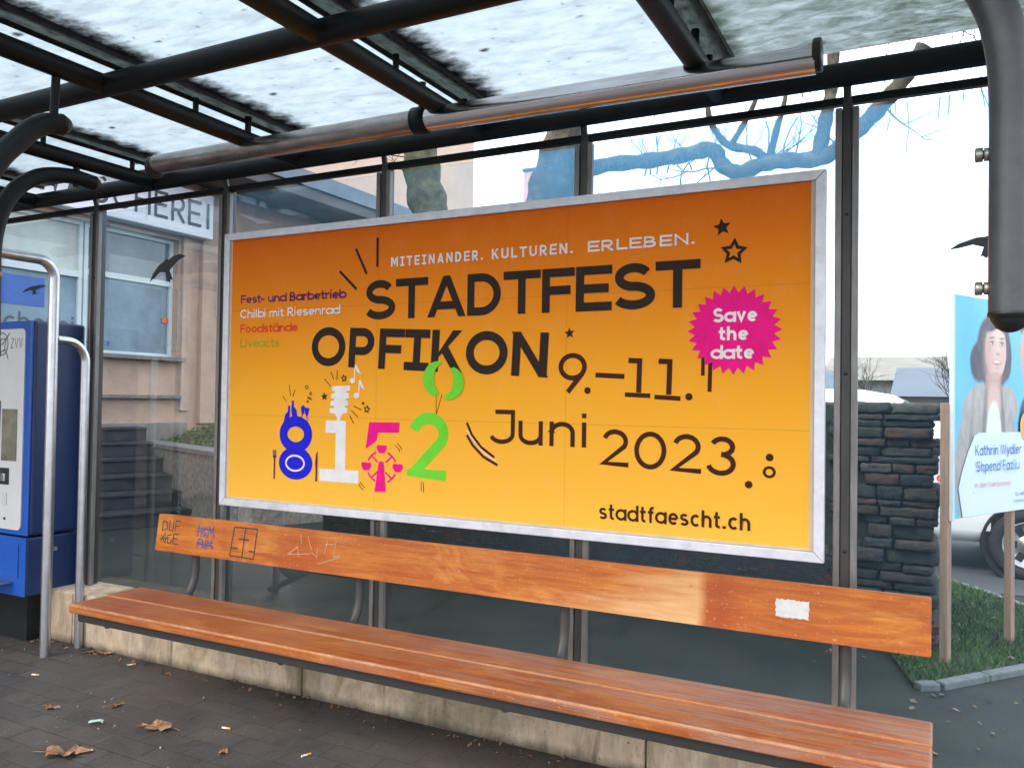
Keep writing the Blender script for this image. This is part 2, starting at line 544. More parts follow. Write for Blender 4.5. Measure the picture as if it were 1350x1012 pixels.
def mat_wood(name, light=True, ends=False):
    m, nt, out = new_mat(name)
    k = NT(nt)
    v = k.coord(scale=(1, 1, 1))
    vs = k.coord(scale=(1.1, 14, 14))
    g1 = k.noise(vs, 3.0, 9, 0.62, 0.7)
    fine = k.noise(k.coord(scale=(5, 150, 150)), 2.0, 7, 0.7)
    big = k.noise(v, 2.2, 4, 0.6, 0.5)
    col = k.ramp(g1, [(0.22, (0.20, 0.036, 0.004)), (0.42, (0.43, 0.105, 0.010)), (0.6, (0.56, 0.175, 0.020)), (0.8, (0.70, 0.29, 0.050))])
    col = k.mix(k.ramp(big, [(0.40, 0.0), (0.66, 0.7)]), col, (0.36, 0.062, 0.008))
    col = k.mix(k.ramp(k.noise(k.coord(scale=(1.5, 4, 4), loc=(5, 2, 0)), 2.0, 7, 0.65, 0.8), [(0.52, 0.0), (0.68, 0.55)]), col, (0.72, 0.33, 0.075))
    col = k.mix(k.ramp(fine, [(0.3, 0.45), (0.6, 0.0)]), col, (0.20, 0.06, 0.02))
    kn = k.n("TexVoronoi")                                  # dark knots here and there
    kn.inputs["Scale"].default_value = 1.0
    k.l(k.coord(scale=(1.3, 3.2, 3.2), loc=(.37, 0, 0.13)), kn.inputs["Vector"])
    col = k.mix(k.ramp(kn.outputs["Distance"], [(0.07, 0.75), (0.22, 0.0)]), col, (0.13, 0.03, 0.012))
    x, y, z = k.sep(v)
    if light:                                               # pale board let in between two stretches of the varnished plank
        wob = k.math('MULTIPLY', k.math('SUBTRACT', k.noise(k.coord(scale=(.8, 9, 9)), 2.2, 5, 0.6, 1.0), 0.5), 0.5)
        a = k.math('ADD', k.math('SUBTRACT', x, 2.12), k.math('ADD', wob, k.math('MULTIPLY', k.math('SUBTRACT', 0.09, y), 2.2)))
        lf = k.ramp(a, [(0.0, 0.0), (0.28, 1.0)])
        rt = k.ramp(k.math('SUBTRACT', 2.52, k.math('ADD', x, k.math('MULTIPLY', wob, 0.05))), [(0.0, 0.0), (0.035, 1.0)])
        pale = k.ramp(k.noise(k.coord(scale=(1.2, 10, 10)), 3, 7, 0.6, 0.6), [(0.3, (0.52, 0.25, 0.085)), (0.7, (0.70, 0.42, 0.19))])
        col = k.mix(k.math('MULTIPLY', lf, rt), col, pale)
        bnd = k.ramp(k.math('ABSOLUTE', k.math('SUBTRACT', k.math('ADD', x, k.math('MULTIPLY', wob, 0.12)), 2.565)), [(0.0, 0.65), (0.07, 0.0)])
        col = k.mix(bnd, col, (0.30, 0.05, 0.008))
        arcw = k.n('TexWave')
        arcw.wave_type = 'RINGS'; arcw.rings_direction = 'SPHERICAL'
        arcw.inputs['Scale'].default_value = 1.0; arcw.inputs['Distortion'].default_value = 3.5; arcw.inputs['Detail'].default_value = 4; arcw.inputs['Detail Scale'].default_value = 1.5
        k.l(k.coord(scale=(2.2, 11, 11), loc=(-6.35, -1.0, 0)), arcw.inputs['Vector'])
        rg2 = k.math('MULTIPLY', k.ramp(arcw.outputs['Fac'], [(0.45, 0.0), (0.9, 0.55)]), k.ramp(k.math('SUBTRACT', x, 2.55), [(0.0, 0.0), (0.25, 1.0)]))
        col = k.mix(rg2, col, (0.33, 0.075, 0.012))
        col = k.mix(0.13, col, (0.10, 0.03, 0.012))
    else:                                                   # worn grey varnish on the seat
        wr = k.noise(k.coord(scale=(.9, 5, 5)), 4, 9, 0.7, 0.3)
        right = k.ramp(k.math('DIVIDE', x, 3.2), [(0.25, 0.0), (0.85, 1.0)])
        col = k.mix(k.math('MULTIPLY', k.ramp(wr, [(0.44, 0.0), (0.62, 0.85)]), k.math('ADD', 0.30, k.math('MULTIPLY', right, 0.6))), col, (0.36, 0.22, 0.165))
        streak = k.noise(k.coord(scale=(.5, 60, 60)), 2.4, 6, 0.7)
        col = k.mix(k.ramp(streak, [(0.50, 0.0), (0.64, 0.75)]), col, (0.10, 0.035, 0.022))
        ed = k.ramp(k.math('ADD', k.math('ABSOLUTE', k.math('ADD', y, 0.7125)), k.math('MULTIPLY', k.noise(k.coord(scale=(9, 40, 40)), 2, 6, 0.7), 0.014)), [(0.008, 0.75), (0.014, 0.0)])
        tz = k.ramp(z, [(0.430, 0.0), (0.436, 1.0)])
        col = k.mix(k.math('MULTIPLY', k.math('MULTIPLY', ed, tz), k.ramp(k.noise(k.coord(scale=(3, 1, 1)), 6, 6, 0.7), [(0.35, 0.2), (0.65, 1.0)])), col, (0.62, 0.36, 0.20))
        ed2 = k.ramp(k.math('ADD', k.math('ABSOLUTE', k.math('ADD', y, 0.533)), k.math('MULTIPLY', k.noise(k.coord(scale=(9, 40, 40)), 2, 6, 0.7), 0.016)), [(0.010, 0.7), (0.018, 0.0)])
        col = k.mix(k.math('MULTIPLY', ed2, tz), col, (0.55, 0.29, 0.14))
        col = k.mix(0.38, col, (0.055, 0.022, 0.016))
    spk = k.noise(k.coord(scale=(.6, 1, 1)), 120, 4, 0.65)
    col = k.mix(k.ramp(spk, [(0.62, 0.0), (0.72, 0.55)]), col, (0.62, 0.36, 0.20))
    dsp = k.noise(k.coord(scale=(.5, 1, 1), loc=(9, 4, 1)), 75, 5, 0.7)
    col = k.mix(k.ramp(dsp, [(0.62, 0.0), (0.74, 0.6)]), col, (0.12, 0.035, 0.012))
    scr = k.noise(k.coord(scale=(5, 160, 160), rot=(0, .03, .05), loc=(2, 7, 3)), 1.6, 4, 0.6)
    col = k.mix(k.ramp(scr, [(0.68, 0.0), (0.74, 0.4)]), col, (0.66, 0.42, 0.26))
    b = k.bump(k.math('ADD', fine, k.math('MULTIPLY', g1, 0.7)), 0.25, 0.003)
    rg = k.ramp(big, [(0.3, 0.30), (0.7, 0.5)])
    k.l(k.prin(col, rg, 0, b, 0.22, 0.0), out.inputs[0])
    return m


MAT['wood_back'] = mat_wood("varnished_backrest_wood", True)
MAT['wood_seat'] = mat_wood("worn_seat_wood", False)


def mat_concrete():
    m, nt, out = new_mat("streaked_concrete")
    k = NT(nt)
    v = k.coord()
    a = k.noise(v, 3.0, 8, 0.65)
    st = k.noise(k.coord(scale=(11, 11, 1.6)), 1.0, 9, 0.72, 0.5)
    pit = k.noise(v, 60, 5, 0.6)
    col = k.ramp(a, [(0.3, (0.25, 0.175, 0.11)), (0.7, (0.50, 0.375, 0.245))])
    col = k.mix(k.ramp(st, [(0.35, 0.0), (0.65, 0.7)]), col, (0.66, 0.53, 0.39))
    col = k.mix(k.ramp(k.noise(k.coord(scale=(9, 9, 1.4), loc=(3, 1, 0)), 1.0, 9, 0.75, 0.6), [(0.54, 0.0), (0.70, 0.85)]), col, (0.10, 0.085, 0.06))
    col = k.mix(k.ramp(k.noise(v, 2.1, 6, 0.6, 0.6), [(0.56, 0.0), (0.7, 0.7)]), col, (0.085, 0.095, 0.045))
    col = k.mix(k.ramp(pit, [(0.66, 0.0), (0.72, 0.9)]), col, (0.03, 0.028, 0.024))
    col = k.mix(k.ramp(k.noise(k.coord(scale=(4, 4, 2.5), loc=(7, 3, 1)), 1.5, 10, 0.75, 0.8), [(0.45, 0.0), (0.72, 0.7)]), col, (0.13, 0.095, 0.06))
    x, y, z = k.sep(v)
    low_dark = k.ramp(k.math('ADD', z, k.math('MULTIPLY', k.noise(v, 8, 5), 0.06)), [(0.035, 0.75), (0.075, 0.0)])  # darker band towards the bottom, with an uneven edge
    col = k.mix(low_dark, col, (0.035, 0.032, 0.026))
    b = k.bump(k.math('SUBTRACT', a, k.ramp(pit, [(0.62, 0.0), (0.74, 1.0)])), 0.5, 0.006)
    k.l(k.prin(col, 0.85, 0, b, 0.3), out.inputs[0])
    return m


MAT['concrete'] = mat_concrete()


def mat_glass(name, clear=False):
    m, nt, out = new_mat(name)
    k = NT(nt)
    v = k.coord()
    x, y, z = k.sep(v)
    tr = k.n("BsdfTransparent")
    tr.inputs[0].default_value = (0.955, 0.985, 0.99, 1)
    gl = k.n("BsdfGlossy")
    gl.inputs["Roughness"].default_value = 0.015
    fr = k.n("Fresnel")
    fr.inputs[0].default_value = 1.45
    m1 = k.n("MixShader")
    k.l(k.math('MULTIPLY', fr.outputs[0], 0.17), m1.inputs[0])
    k.l(tr.outputs[0], m1.inputs[1])
    k.l(gl.outputs[0], m1.inputs[2])
    # film of limescale and dust, thickened towards the top to paint the bright sky's veiling glow
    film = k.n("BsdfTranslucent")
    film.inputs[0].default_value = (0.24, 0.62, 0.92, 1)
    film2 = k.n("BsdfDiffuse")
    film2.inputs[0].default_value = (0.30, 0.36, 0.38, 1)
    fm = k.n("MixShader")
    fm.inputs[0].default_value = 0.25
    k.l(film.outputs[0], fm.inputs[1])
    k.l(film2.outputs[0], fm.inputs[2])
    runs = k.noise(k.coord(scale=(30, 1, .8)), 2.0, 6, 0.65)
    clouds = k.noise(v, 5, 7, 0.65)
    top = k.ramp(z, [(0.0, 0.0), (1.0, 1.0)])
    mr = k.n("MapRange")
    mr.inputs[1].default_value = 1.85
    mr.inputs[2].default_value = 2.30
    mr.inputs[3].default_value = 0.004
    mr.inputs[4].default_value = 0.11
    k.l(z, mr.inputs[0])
    mx = k.n("MapRange")                                    # flare from the bright sky painted into the film, stronger to the right
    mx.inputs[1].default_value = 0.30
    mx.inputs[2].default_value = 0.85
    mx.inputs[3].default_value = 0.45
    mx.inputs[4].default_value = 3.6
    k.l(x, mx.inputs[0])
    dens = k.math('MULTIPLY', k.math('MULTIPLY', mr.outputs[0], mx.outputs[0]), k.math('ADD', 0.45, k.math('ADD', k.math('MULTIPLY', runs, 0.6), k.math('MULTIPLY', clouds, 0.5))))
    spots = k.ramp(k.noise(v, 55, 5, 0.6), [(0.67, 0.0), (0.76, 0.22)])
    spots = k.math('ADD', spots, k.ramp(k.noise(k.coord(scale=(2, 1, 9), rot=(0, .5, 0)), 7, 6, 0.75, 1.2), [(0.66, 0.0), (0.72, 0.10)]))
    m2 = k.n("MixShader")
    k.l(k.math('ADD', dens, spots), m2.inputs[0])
    k.l(m1.outputs[0], m2.inputs[1])
    k.l(fm.outputs[0], m2.inputs[2])
    k.l(m2.outputs[0], out.inputs[0])
    return m


MAT['glass'] = mat_glass("dusty_glare_glass")


def mat_roof(name, dirty=0.0):
    m, nt, out = new_mat(name)
    k = NT(nt)
    v = k.coord()
    x, y, z = k.sep(v)
    trl = k.n("BsdfTranslucent")
    tone = k.ramp(k.noise(k.coord(scale=(2.2, 5, 1)), 3, 10, 0.7, 0.4), [(0.28, (0.40, 0.44, 0.455)), (0.5, (0.475, 0.52, 0.54)), (0.75, (0.52, 0.565, 0.585))])
    k.l(tone, trl.inputs[0])
    dk = k.n("BsdfDiffuse")
    dk.inputs[0].default_value = (0.02, 0.021, 0.014, 1)
    # dirt: loose blots of very different size, fine specks, a moss fringe beside the glazing bar
    wob = k.n("TexNoise")
    wob.inputs["Scale"].default_value = 9
    wob.inputs["Detail"].default_value = 8
    wob.inputs["Roughness"].default_value = 0.72
    k.l(v, wob.inputs["Vector"])
    vw = k.mix(0.085, v, wob.outputs["Color"])

    def spots(sc, loc, r0, soft, keep):
        vo = k.n("TexVoronoi")
        vo.inputs["Scale"].default_value = sc
        mp = k.n("Mapping")
        mp.inputs["Location"].default_value = loc
        mp.inputs["Scale"].default_value = (1, 1.7, 0)
        k.l(vw, mp.inputs[0])
        k.l(mp.outputs[0], vo.inputs["Vector"])
        cr = k.sep(vo.outputs["Color"])
        size = k.math('MULTIPLY', k.math('SUBTRACT', cr[0], keep), r0 / (1 - keep))
        return k.ramp(k.math('DIVIDE', k.math('SUBTRACT', size, vo.outputs["Distance"]), soft), [(0.0, 0.0), (1.0, 1.0)])
    b1 = k.math('MULTIPLY', spots(2.7, (3.3, 1.2, 0), .21, .09, .30), 0.93)
    b2 = k.math('MULTIPLY', spots(7.5, (1.3, 7.7, 0), .22, .15, .45), 0.8)
    b3 = k.math('MULTIPLY', spots(24, (5.1, 2.7, 0), .34, .3, .55), 0.5)
    blot = k.math('MAXIMUM', b1, k.math('MAXIMUM', b2, b3))
    fleck = k.ramp(k.noise(k.coord(scale=(18, 30, 1)), 1.6, 8, 0.78, 0.3), [(0.60, 0.0), (0.80, 0.45)])
    edge = k.math('ADD', x, k.math('MULTIPLY', k.math('SUBTRACT', k.noise(k.coord(scale=(3, 5, 1)), 3.2, 10, 0.8), 0.5), 0.36))
    fringe = k.ramp(edge, [(0.055, 0.95), (0.085, 0.75), (0.17, 0.0)])
    film = k.ramp(k.noise(k.coord(scale=(3, 14, 1)), 1.6, 9, 0.75, 0.5), [(0.5, 0.0), (0.85, 0.28)])
    d = k.math('MAXIMUM', k.math('MAXIMUM', blot, fleck), k.math('MAXIMUM', fringe, film))
    if dirty:
        alg = k.ramp(k.noise(k.coord(scale=(4.5, 11, 1)), 2.0, 12, 0.82, 0.5), [(0.36, 0.10), (0.60, 0.97)])
        gx = k.ramp(k.math('MULTIPLY', x, 1.0), [(0.12, 0.62), (0.85, 1.0)])
        d = k.math('MAXIMUM', d, k.math('MULTIPLY', alg, gx))
    ms = k.n("MixShader")
    k.l(d, ms.inputs[0])
    k.l(trl.outputs[0], ms.inputs[1])
    if dirty:
        dt = k.n("BsdfTranslucent")
        dt.inputs[0].default_value = (0.27, 0.31, 0.265, 1)
        ad = k.n("MixShader")
        ad.inputs[0].default_value = 0.5
        k.l(dk.outputs[0], ad.inputs[1])
        k.l(dt.outputs[0], ad.inputs[2])
        k.l(ad.outputs[0], ms.inputs[2])
    else:
        k.l(dk.outputs[0], ms.inputs[2])
    k.l(ms.outputs[0], out.inputs[0])
    return m


MAT['roof'] = mat_roof("dirty_translucent_roof", 0.0)
MAT['roof_mossy'] = mat_roof("algae_covered_roof", 1.0)


def mat_poster():
    m, nt, out = new_mat("poster_paper")
    k = NT(nt)
    v = k.coord()
    x, y, z = k.sep(v)
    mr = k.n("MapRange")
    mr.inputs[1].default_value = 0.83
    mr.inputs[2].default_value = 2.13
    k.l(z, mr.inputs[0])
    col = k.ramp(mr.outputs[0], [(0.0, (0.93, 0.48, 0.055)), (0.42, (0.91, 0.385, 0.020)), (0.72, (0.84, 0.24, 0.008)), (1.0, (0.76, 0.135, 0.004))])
    blot = k.noise(v, 9, 8, 0.7)
    col = k.mix(k.ramp(blot, [(0.5, 0.0), (0.85, 0.10)]), col, (0.9, 0.6, 0.3))
    # creases where the pasted sheets meet
    def seam(c, p):
        return k.ramp(k.math('ABSOLUTE', k.math('SUBTRACT', c, p)), [(0.0008, 0.22), (0.003, 0.0)])
    sm = k.math('MAXIMUM', k.math('MAXIMUM', seam(x, .95), seam(x, 1.88)), k.math('MAXIMUM', seam(z, 1.765), seam(z, 1.25)))
    col = k.mix(sm, col, (0.25, 0.09, 0.02))
    wr = k.noise(k.coord(scale=(7, 1, 2.5)), 2.2, 8, 0.7)
    b = k.bump(k.math('ADD', wr, k.math('MULTIPLY', k.noise(v, 30, 4), 0.3)), 0.12, 0.006)
    k.l(k.prin(col, 0.6, 0, b, 0.12), out.inputs[0])
    return m


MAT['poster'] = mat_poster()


def ink(name, c, rough=0.5):
    return plain(name, c, 0.6, 0, 0.10, 14, 0.05, None, 0.12)


MAT['ink_black'] = ink("black_ink", (0.028, 0.017, 0.012))
MAT['ink_brown'] = ink("brown_ink", (0.055, 0.014, 0.006))
MAT['ink_white'] = ink("white_ink", (0.80, 0.74, 0.70))
MAT['ink_red'] = ink("red_ink", (0.80, 0.035, 0.03))
MAT['ink_green'] = ink("green_ink", (0.16, 0.62, 0.035))
MAT['ink_olive'] = ink("olive_green_ink", (0.36, 0.36, 0.02))
MAT['ink_magenta'] = ink("magenta_ink", (0.83, 0.008, 0.21))
MAT['ink_blue'] = ink("blue_ink", (0.018, 0.016, 0.55))
MAT['ink_purple'] = ink("purple_ink", (0.10, 0.008, 0.12))
MAT['ink_pink'] = ink("pale_pink_ink", (0.85, 0.55, 0.45))


def mat_pavers():
    m, nt, out = new_mat("dark_brick_pavers")
    k = NT(nt)
    v = k.coord()
    br = k.n("TexBrick")
    br.inputs["Scale"].default_value = 1.0
    br.inputs["Brick Width"].default_value = 0.23
    br.inputs["Row Height"].default_value = 0.115
    br.inputs["Mortar Size"].default_value = 0.0042
    br.inputs["Mortar Smooth"].default_value = 0.4
    br.inputs["Color1"].default_value = (0.031, 0.0295, 0.030, 1)
    br.inputs["Color2"].default_value = (0.056, 0.048, 0.044, 1)
    br.inputs["Mortar"].default_value = (0.010, 0.0098, 0.0095, 1)
    dst = k.mix(0.012, v, k.n("TexNoise").outputs["Color"])
    k.l(v, br.inputs["Vector"])
    big = k.noise(v, 1.6, 8, 0.65, 0.4)
    col = k.mix(k.ramp(big, [(0.4, 0.0), (0.68, 0.85)]), br.outputs[0], (0.018, 0.018, 0.020))
    col = k.mix(k.ramp(k.noise(v, 6, 9, 0.75, 0.5), [(0.42, 0.0), (0.75, 0.6)]), col, (0.085, 0.066, 0.055))
    col = k.mix(k.ramp(k.noise(v, 0.9, 5, 0.6), [(0.5, 0.0), (0.7, 0.5)]), col, (0.072, 0.054, 0.045))
    col = k.mix(k.ramp(k.noise(v, 3.6, 6, 0.7, 0.5), [(0.60, 0.0), (0.70, 0.75)]), col, (0.010, 0.010, 0.010))
    sp = k.noise(v, 95, 4, 0.65)
    col = k.mix(k.ramp(sp, [(0.66, 0.0), (0.74, 0.55)]), col, (0.17, 0.145, 0.125))
    b = k.bump(k.math('ADD', k.math('MULTIPLY', br.outputs["Fac"], -1.2), k.math('ADD', sp, k.math('MULTIPLY', big, 0.6))), 0.45, 0.006)
    rg = k.ramp(big, [(0.35, 0.72), (0.7, 0.42)])
    k.l(k.prin(col, rg, 0, b, 0.45), out.inputs[0])
    return m


def mat_ground(name, c0, c1, sc=2.0):
    m, nt, out = new_mat(name)
    k = NT(nt)
    v = k.coord()
    a = k.noise(v, sc, 9, 0.65, 0.3)
    g = k.noise(v, 140, 3, 0.6)
    col = k.ramp(a, [(0.3, c0), (0.7, c1)])
    col = k.mix(k.ramp(g, [(0.62, 0.0), (0.75, 0.5)]), col, tuple(min(1, 2.2 * q) for q in c1))
    b = k.bump(g, 0.4, 0.006)
    k.l(k.prin(col, 0.8, 0, b, 0.35), out.inputs[0])
    return m


MAT['pavers'] = mat_pavers()
MAT['asphalt'] = mat_ground("asphalt", (0.009, 0.013, 0.010), (0.030, 0.033, 0.026), 1.6)
MAT['road'] = mat_ground("road_asphalt", (0.045, 0.047, 0.052), (0.07, 0.072, 0.078))
MAT['soil'] = mat_ground("soil", (0.018, 0.022, 0.010), (0.045, 0.052, 0.022), 6)
MAT['kerb'] = plain("granite_kerb", (0.12, 0.13, 0.135), 0.8, 0, 0.3, 18, 0.4, ((0.06, 0.06, 0.055), 0.7))
MAT['stucco'] = plain("pinkish_stucco", (0.42, 0.285, 0.215), 0.9, 0, 0.12, 5, 0.3, ((0.25, 0.175, 0.14), 0.7))
MAT['stucco_peach'] = plain("peach_stucco", (0.60, 0.45, 0.36), 0.9, 0, 0.06, 3, 0.3)
MAT['plinth_grey'] = plain("grey_render", (0.20, 0.17, 0.155), 0.9, 0, 0.25, 3, 0.4, ((0.06, 0.055, 0.055), 0.7))
MAT['canopy'] = plain("grey_canopy", (0.09, 0.085, 0.085), 0.7, 0, 0.15, 4, 0.1)
MAT['canopy_edge'] = plain("slate_blue_fascia", (0.13, 0.17, 0.22), 0.6, 0, 0.15, 4, 0.1)
MAT['step'] = plain("dark_stone_steps", (0.017, 0.020, 0.020), 0.75, 0, 0.5, 7, 0.5, ((0.06, 0.06, 0.056), 0.55))
MAT['ret_wall'] = plain("exposed_aggregate", (0.20, 0.175, 0.15), 0.9, 0, 0.5, 22, 0.8, ((0.07, 0.06, 0.055), 0.6))
MAT['coping'] = plain("coping_stone", (0.16, 0.15, 0.14), 0.85, 0, 0.3, 12, 0.4)
MAT['leaf_green'] = plain("ground_cover_green", (0.055, 0.10, 0.018), 0.7, 0, 0.6, 14, 0.1)
MAT['grass'] = plain("grass_green", (0.04, 0.085, 0.016), 0.7, 0, 0.55, 3, 0.1)
MAT['win_frame'] = plain("pale_window_frame", (0.55, 0.60, 0.62), 0.5, 0, 0.08, 6, 0.05)
MAT['pane_dark'] = plain("shop_pane_upper", (0.10, 0.12, 0.14), 0.08, 0, 0.5, 1.6, 0.02, spec=0.6)
MAT['pane_frost'] = plain("frosted_film_pane", (0.15, 0.215, 0.27), 0.3, 0, 0.45, 1.6, 0.02)
MAT['pane_cream'] = plain("cream_lit_interior_pane", (0.42, 0.45, 0.40), 0.25, 0, 0.25, 2.0, 0.02)  # cream of the lit shop interior put into the pane colour
MAT['sign_face'] = plain("white_sign_face", (0.80, 0.80, 0.86), 0.5, 0, 0.06, 3, 0.02)
MAT['sign_text'] = plain("grey_sign_letters", (0.05, 0.055, 0.07), 0.5, 0, 0.1, 9, 0.02)
MAT['reflection_red'] = plain("red_lamp_reflection", (0.75, 0.08, 0.02), 0.5)  # reflected red lamplight put in as a plain colour
MAT['blue'] = plain("blue_machine_paint", (0.006, 0.075, 0.36), 0.38, 0, 0.12, 3, 0.05)
MAT['blue_dark'] = plain("blue_machine_side", (0.003, 0.018, 0.085), 0.42, 0, 0.12, 3, 0.05)
MAT['panel'] = plain("light_grey_panel", (0.62, 0.61, 0.60), 0.4, 0.2, 0.05, 6, 0.03)
MAT['screen'] = plain("display_glass", (0.05, 0.055, 0.055), 0.06, 0, 0.3, 4, 0.01, spec=0.8)
MAT['display'] = plain('display_beige_reflection', (0.16, 0.145, 0.11), 0.12, 0, 0.6, 5, 0.02, spec=0.8)  # beige reflections on the display put into its colour
MAT['lamp_metal'] = plain("lamp_reflector", (0.55, 0.52, 0.53), 0.16, 1.0, 0.15, 6, 0.03, ((0.30, 0.22, 0.18), 0.5), stretch=(.6, 6, 6))
MAT['lamp_dirty'] = plain("grimy_lamp_cover", (0.34, 0.30, 0.28), 0.26, 0.85, 0.4, 9, 0.3, ((0.05, 0.04, 0.034), 0.95), stretch=(.8, 3, 3))
MAT['stake'] = plain("wooden_stake", (0.27, 0.175, 0.125), 0.75, 0, 0.25, 10, 0.3, ((0.16, 0.09, 0.06), 0.6), stretch=(3, 3, .3))
MAT['board'] = plain("sky_blue_print", (0.14, 0.46, 0.66), 0.4, 0, 0.04, 3, 0.02)
def mat_portrait():
    m, nt, out = new_mat("printed_portraits")
    k = NT(nt)
    v = k.coord()
    ns = k.n("TexNoise")
    ns.inputs["Scale"].default_value = 26
    ns.inputs["Detail"].default_value = 6
    k.l(v, ns.inputs["Vector"])
    vv = k.mix(0.012, v, ns.outputs["Color"])
    x, y, z = k.sep(vv)
    x = k.math('SUBTRACT', x, 0.006)
    z = k.math('ADD', z, 0.006)

    def ell(cx, cz, rx, rz, soft=0.25, rot=0.0):
        dx, dz = k.math('SUBTRACT', x, cx), k.math('SUBTRACT', z, cz)
        if rot:
            c_, s_2 = math.cos(rot), math.sin(rot)
            dx, dz = k.math('ADD', k.math('MULTIPLY', dx, c_), k.math('MULTIPLY', dz, s_2)), k.math('SUBTRACT', k.math('MULTIPLY', dz, c_), k.math('MULTIPLY', dx, s_2))
        a_ = k.math('DIVIDE', dx, rx)
        b_2 = k.math('DIVIDE', dz, rz)
        d = k.math('SQRT', k.math('ADD', k.math('MULTIPLY', a_, a_), k.math('MULTIPLY', b_2, b_2)))
        r_3 = k.n("MapRange")
        r_3.interpolation_type = 'SMOOTHSTEP'
        r_3.inputs[1].default_value = 1 - soft
        r_3.inputs[2].default_value = 1 + soft
        r_3.inputs[3].default_value = 1
        r_3.inputs[4].default_value = 0
        k.l(d, r_3.inputs[0])
        return r_3.outputs[0]
    strands = k.ramp(k.noise(k.coord(scale=(9, 1, 1.2), rot=(0, .25, 0)), 6, 7, 0.7, 0.6), [(0.3, (0.030, 0.022, 0.035)), (0.55, (0.075, 0.058, 0.075)), (0.75, (0.16, 0.125, 0.14))])
    cloth = k.ramp(k.noise(k.coord(scale=(3, 1, 1.3)), 5, 7, 0.7, 0.8), [(0.3, (0.30, 0.275, 0.25)), (0.7, (0.47, 0.44, 0.41))])
    skin, shade, deep, lip, white = (0.68, 0.46, 0.40), (0.50, 0.29, 0.24), (0.13, 0.075, 0.065), (0.50, 0.17, 0.16), (0.72, 0.72, 0.74)
    col = k.ramp(k.noise(v, 3, 3, 0.5), [(0.3, (0.11, 0.42, 0.62)), (0.7, (0.16, 0.50, 0.70))])

    def put(mask, c, amt=1.0):
        nonlocal col
        col = k.mix(k.math('MULTIPLY', mask, amt) if amt < 1 else mask, col, c)
    # woman: jacket, hair behind, neck, blouse, face
    put(ell(.38, 1.00, .355, .455, .05), cloth)
    put(ell(.25, 1.36, .16, .09, .12, .45), cloth)
    put(ell(.60, 1.36, .12, .09, .12, -.45), cloth)
    put(ell(.17, 1.0, .02, .30, .9, -.12), (0.20, 0.18, 0.17), .7)
    put(ell(.44, 1.635, .195, .205, .08), strands)
    put(ell(.275, 1.575, .095, .105, .15), strands)
    put(ell(.575, 1.595, .065, .11, .15), strands)
    put(ell(.435, 1.44, .088, .13, .12), shade)
    put(ell(.44, 1.37, .070, .10, .4), skin, .7)
    put(ell(.44, 1.18, .082, .19, .10), white)
    put(ell(.335, 1.26, .020, .22, .7, -.12), (0.17, 0.155, 0.145), .8)
    put(ell(.545, 1.26, .018, .22, .7, .12), (0.17, 0.155, 0.145), .8)
    put(ell(.46, 1.645, .118, .155, .07), skin)
    put(ell(.375, 1.62, .045, .13, .8), shade, .75)
    put(ell(.45, 1.505, .07, .025, .8), shade, .8)
    put(ell(.50, 1.735, .05, .04, .9), (0.76, 0.56, 0.50), .7)
    put(ell(.415, 1.605, .03, .03, .9), (0.70, 0.36, 0.32), .6)
    put(ell(.535, 1.61, .025, .03, .9), (0.70, 0.36, 0.32), .6)
    for ex in (.418, .528):
        put(ell(ex, 1.682, .030, .016, .7), shade, .9)
        put(ell(ex, 1.680, .019, .008, .4), white, .9)
        put(ell(ex + .001, 1.680, .0085, .0085, .4), deep)
        put(ell(ex, 1.688, .022, .0045, .6), deep, .85)
        put(ell(ex, 1.712, .028, .0055, .7, .06), (0.20, 0.13, 0.11), .85)
    put(ell(.487, 1.655, .009, .045, .9), (0.76, 0.55, 0.49), .6)
    put(ell(.482, 1.627, .022, .009, .8), shade, .9)
    put(ell(.473, 1.622, .005, .0035, .6), deep, .7)
    put(ell(.494, 1.623, .005, .0035, .6), deep, .7)
    put(ell(.474, 1.580, .050, .0135, .35), lip)
    put(ell(.474, 1.583, .040, .0065, .4), white)
    put(ell(.474, 1.553, .03, .008, .8), shade, .7)
    put(ell(.42, 1.790, .115, .042, .25, .25), strands)
    put(ell(.535, 1.785, .075, .036, .25, -.45), strands)
    # man at the right edge: suit, shirt, tie, head, hair
    put(ell(.93, 1.20, .215, .26, .05), (0.035, 0.05, 0.13))
    put(ell(.90, 1.33, .055, .13, .12), white)
    put(ell(.905, 1.28, .018, .12, .2), (0.05, 0.30, 0.62))
    put(ell(.87, 1.48, .07, .07, .15), shade)
    put(ell(.865, 1.795, .130, .075, .1), (0.10, 0.085, 0.075))
    put(ell(.745, 1.655, .018, .035, .2), shade)
    put(ell(.865, 1.655, .118, .165, .06), skin)
    put(ell(.785, 1.62, .04, .13, .8), shade, .7)
    put(ell(.86, 1.80, .105, .032, .3), (0.10, 0.085, 0.075))
    put(ell(.82, 1.690, .019, .008, .5), deep, .9)
    put(ell(.82, 1.715, .028, .006, .6), (0.16, 0.11, 0.09), .9)
    put(ell(.865, 1.628, .022, .010, .8), shade, .9)
    put(ell(.86, 1.580, .042, .012, .5), lip, .8)
    k.l(k.prin(col, 0.45, 0, None, 0.3), out.inputs[0])
    return m


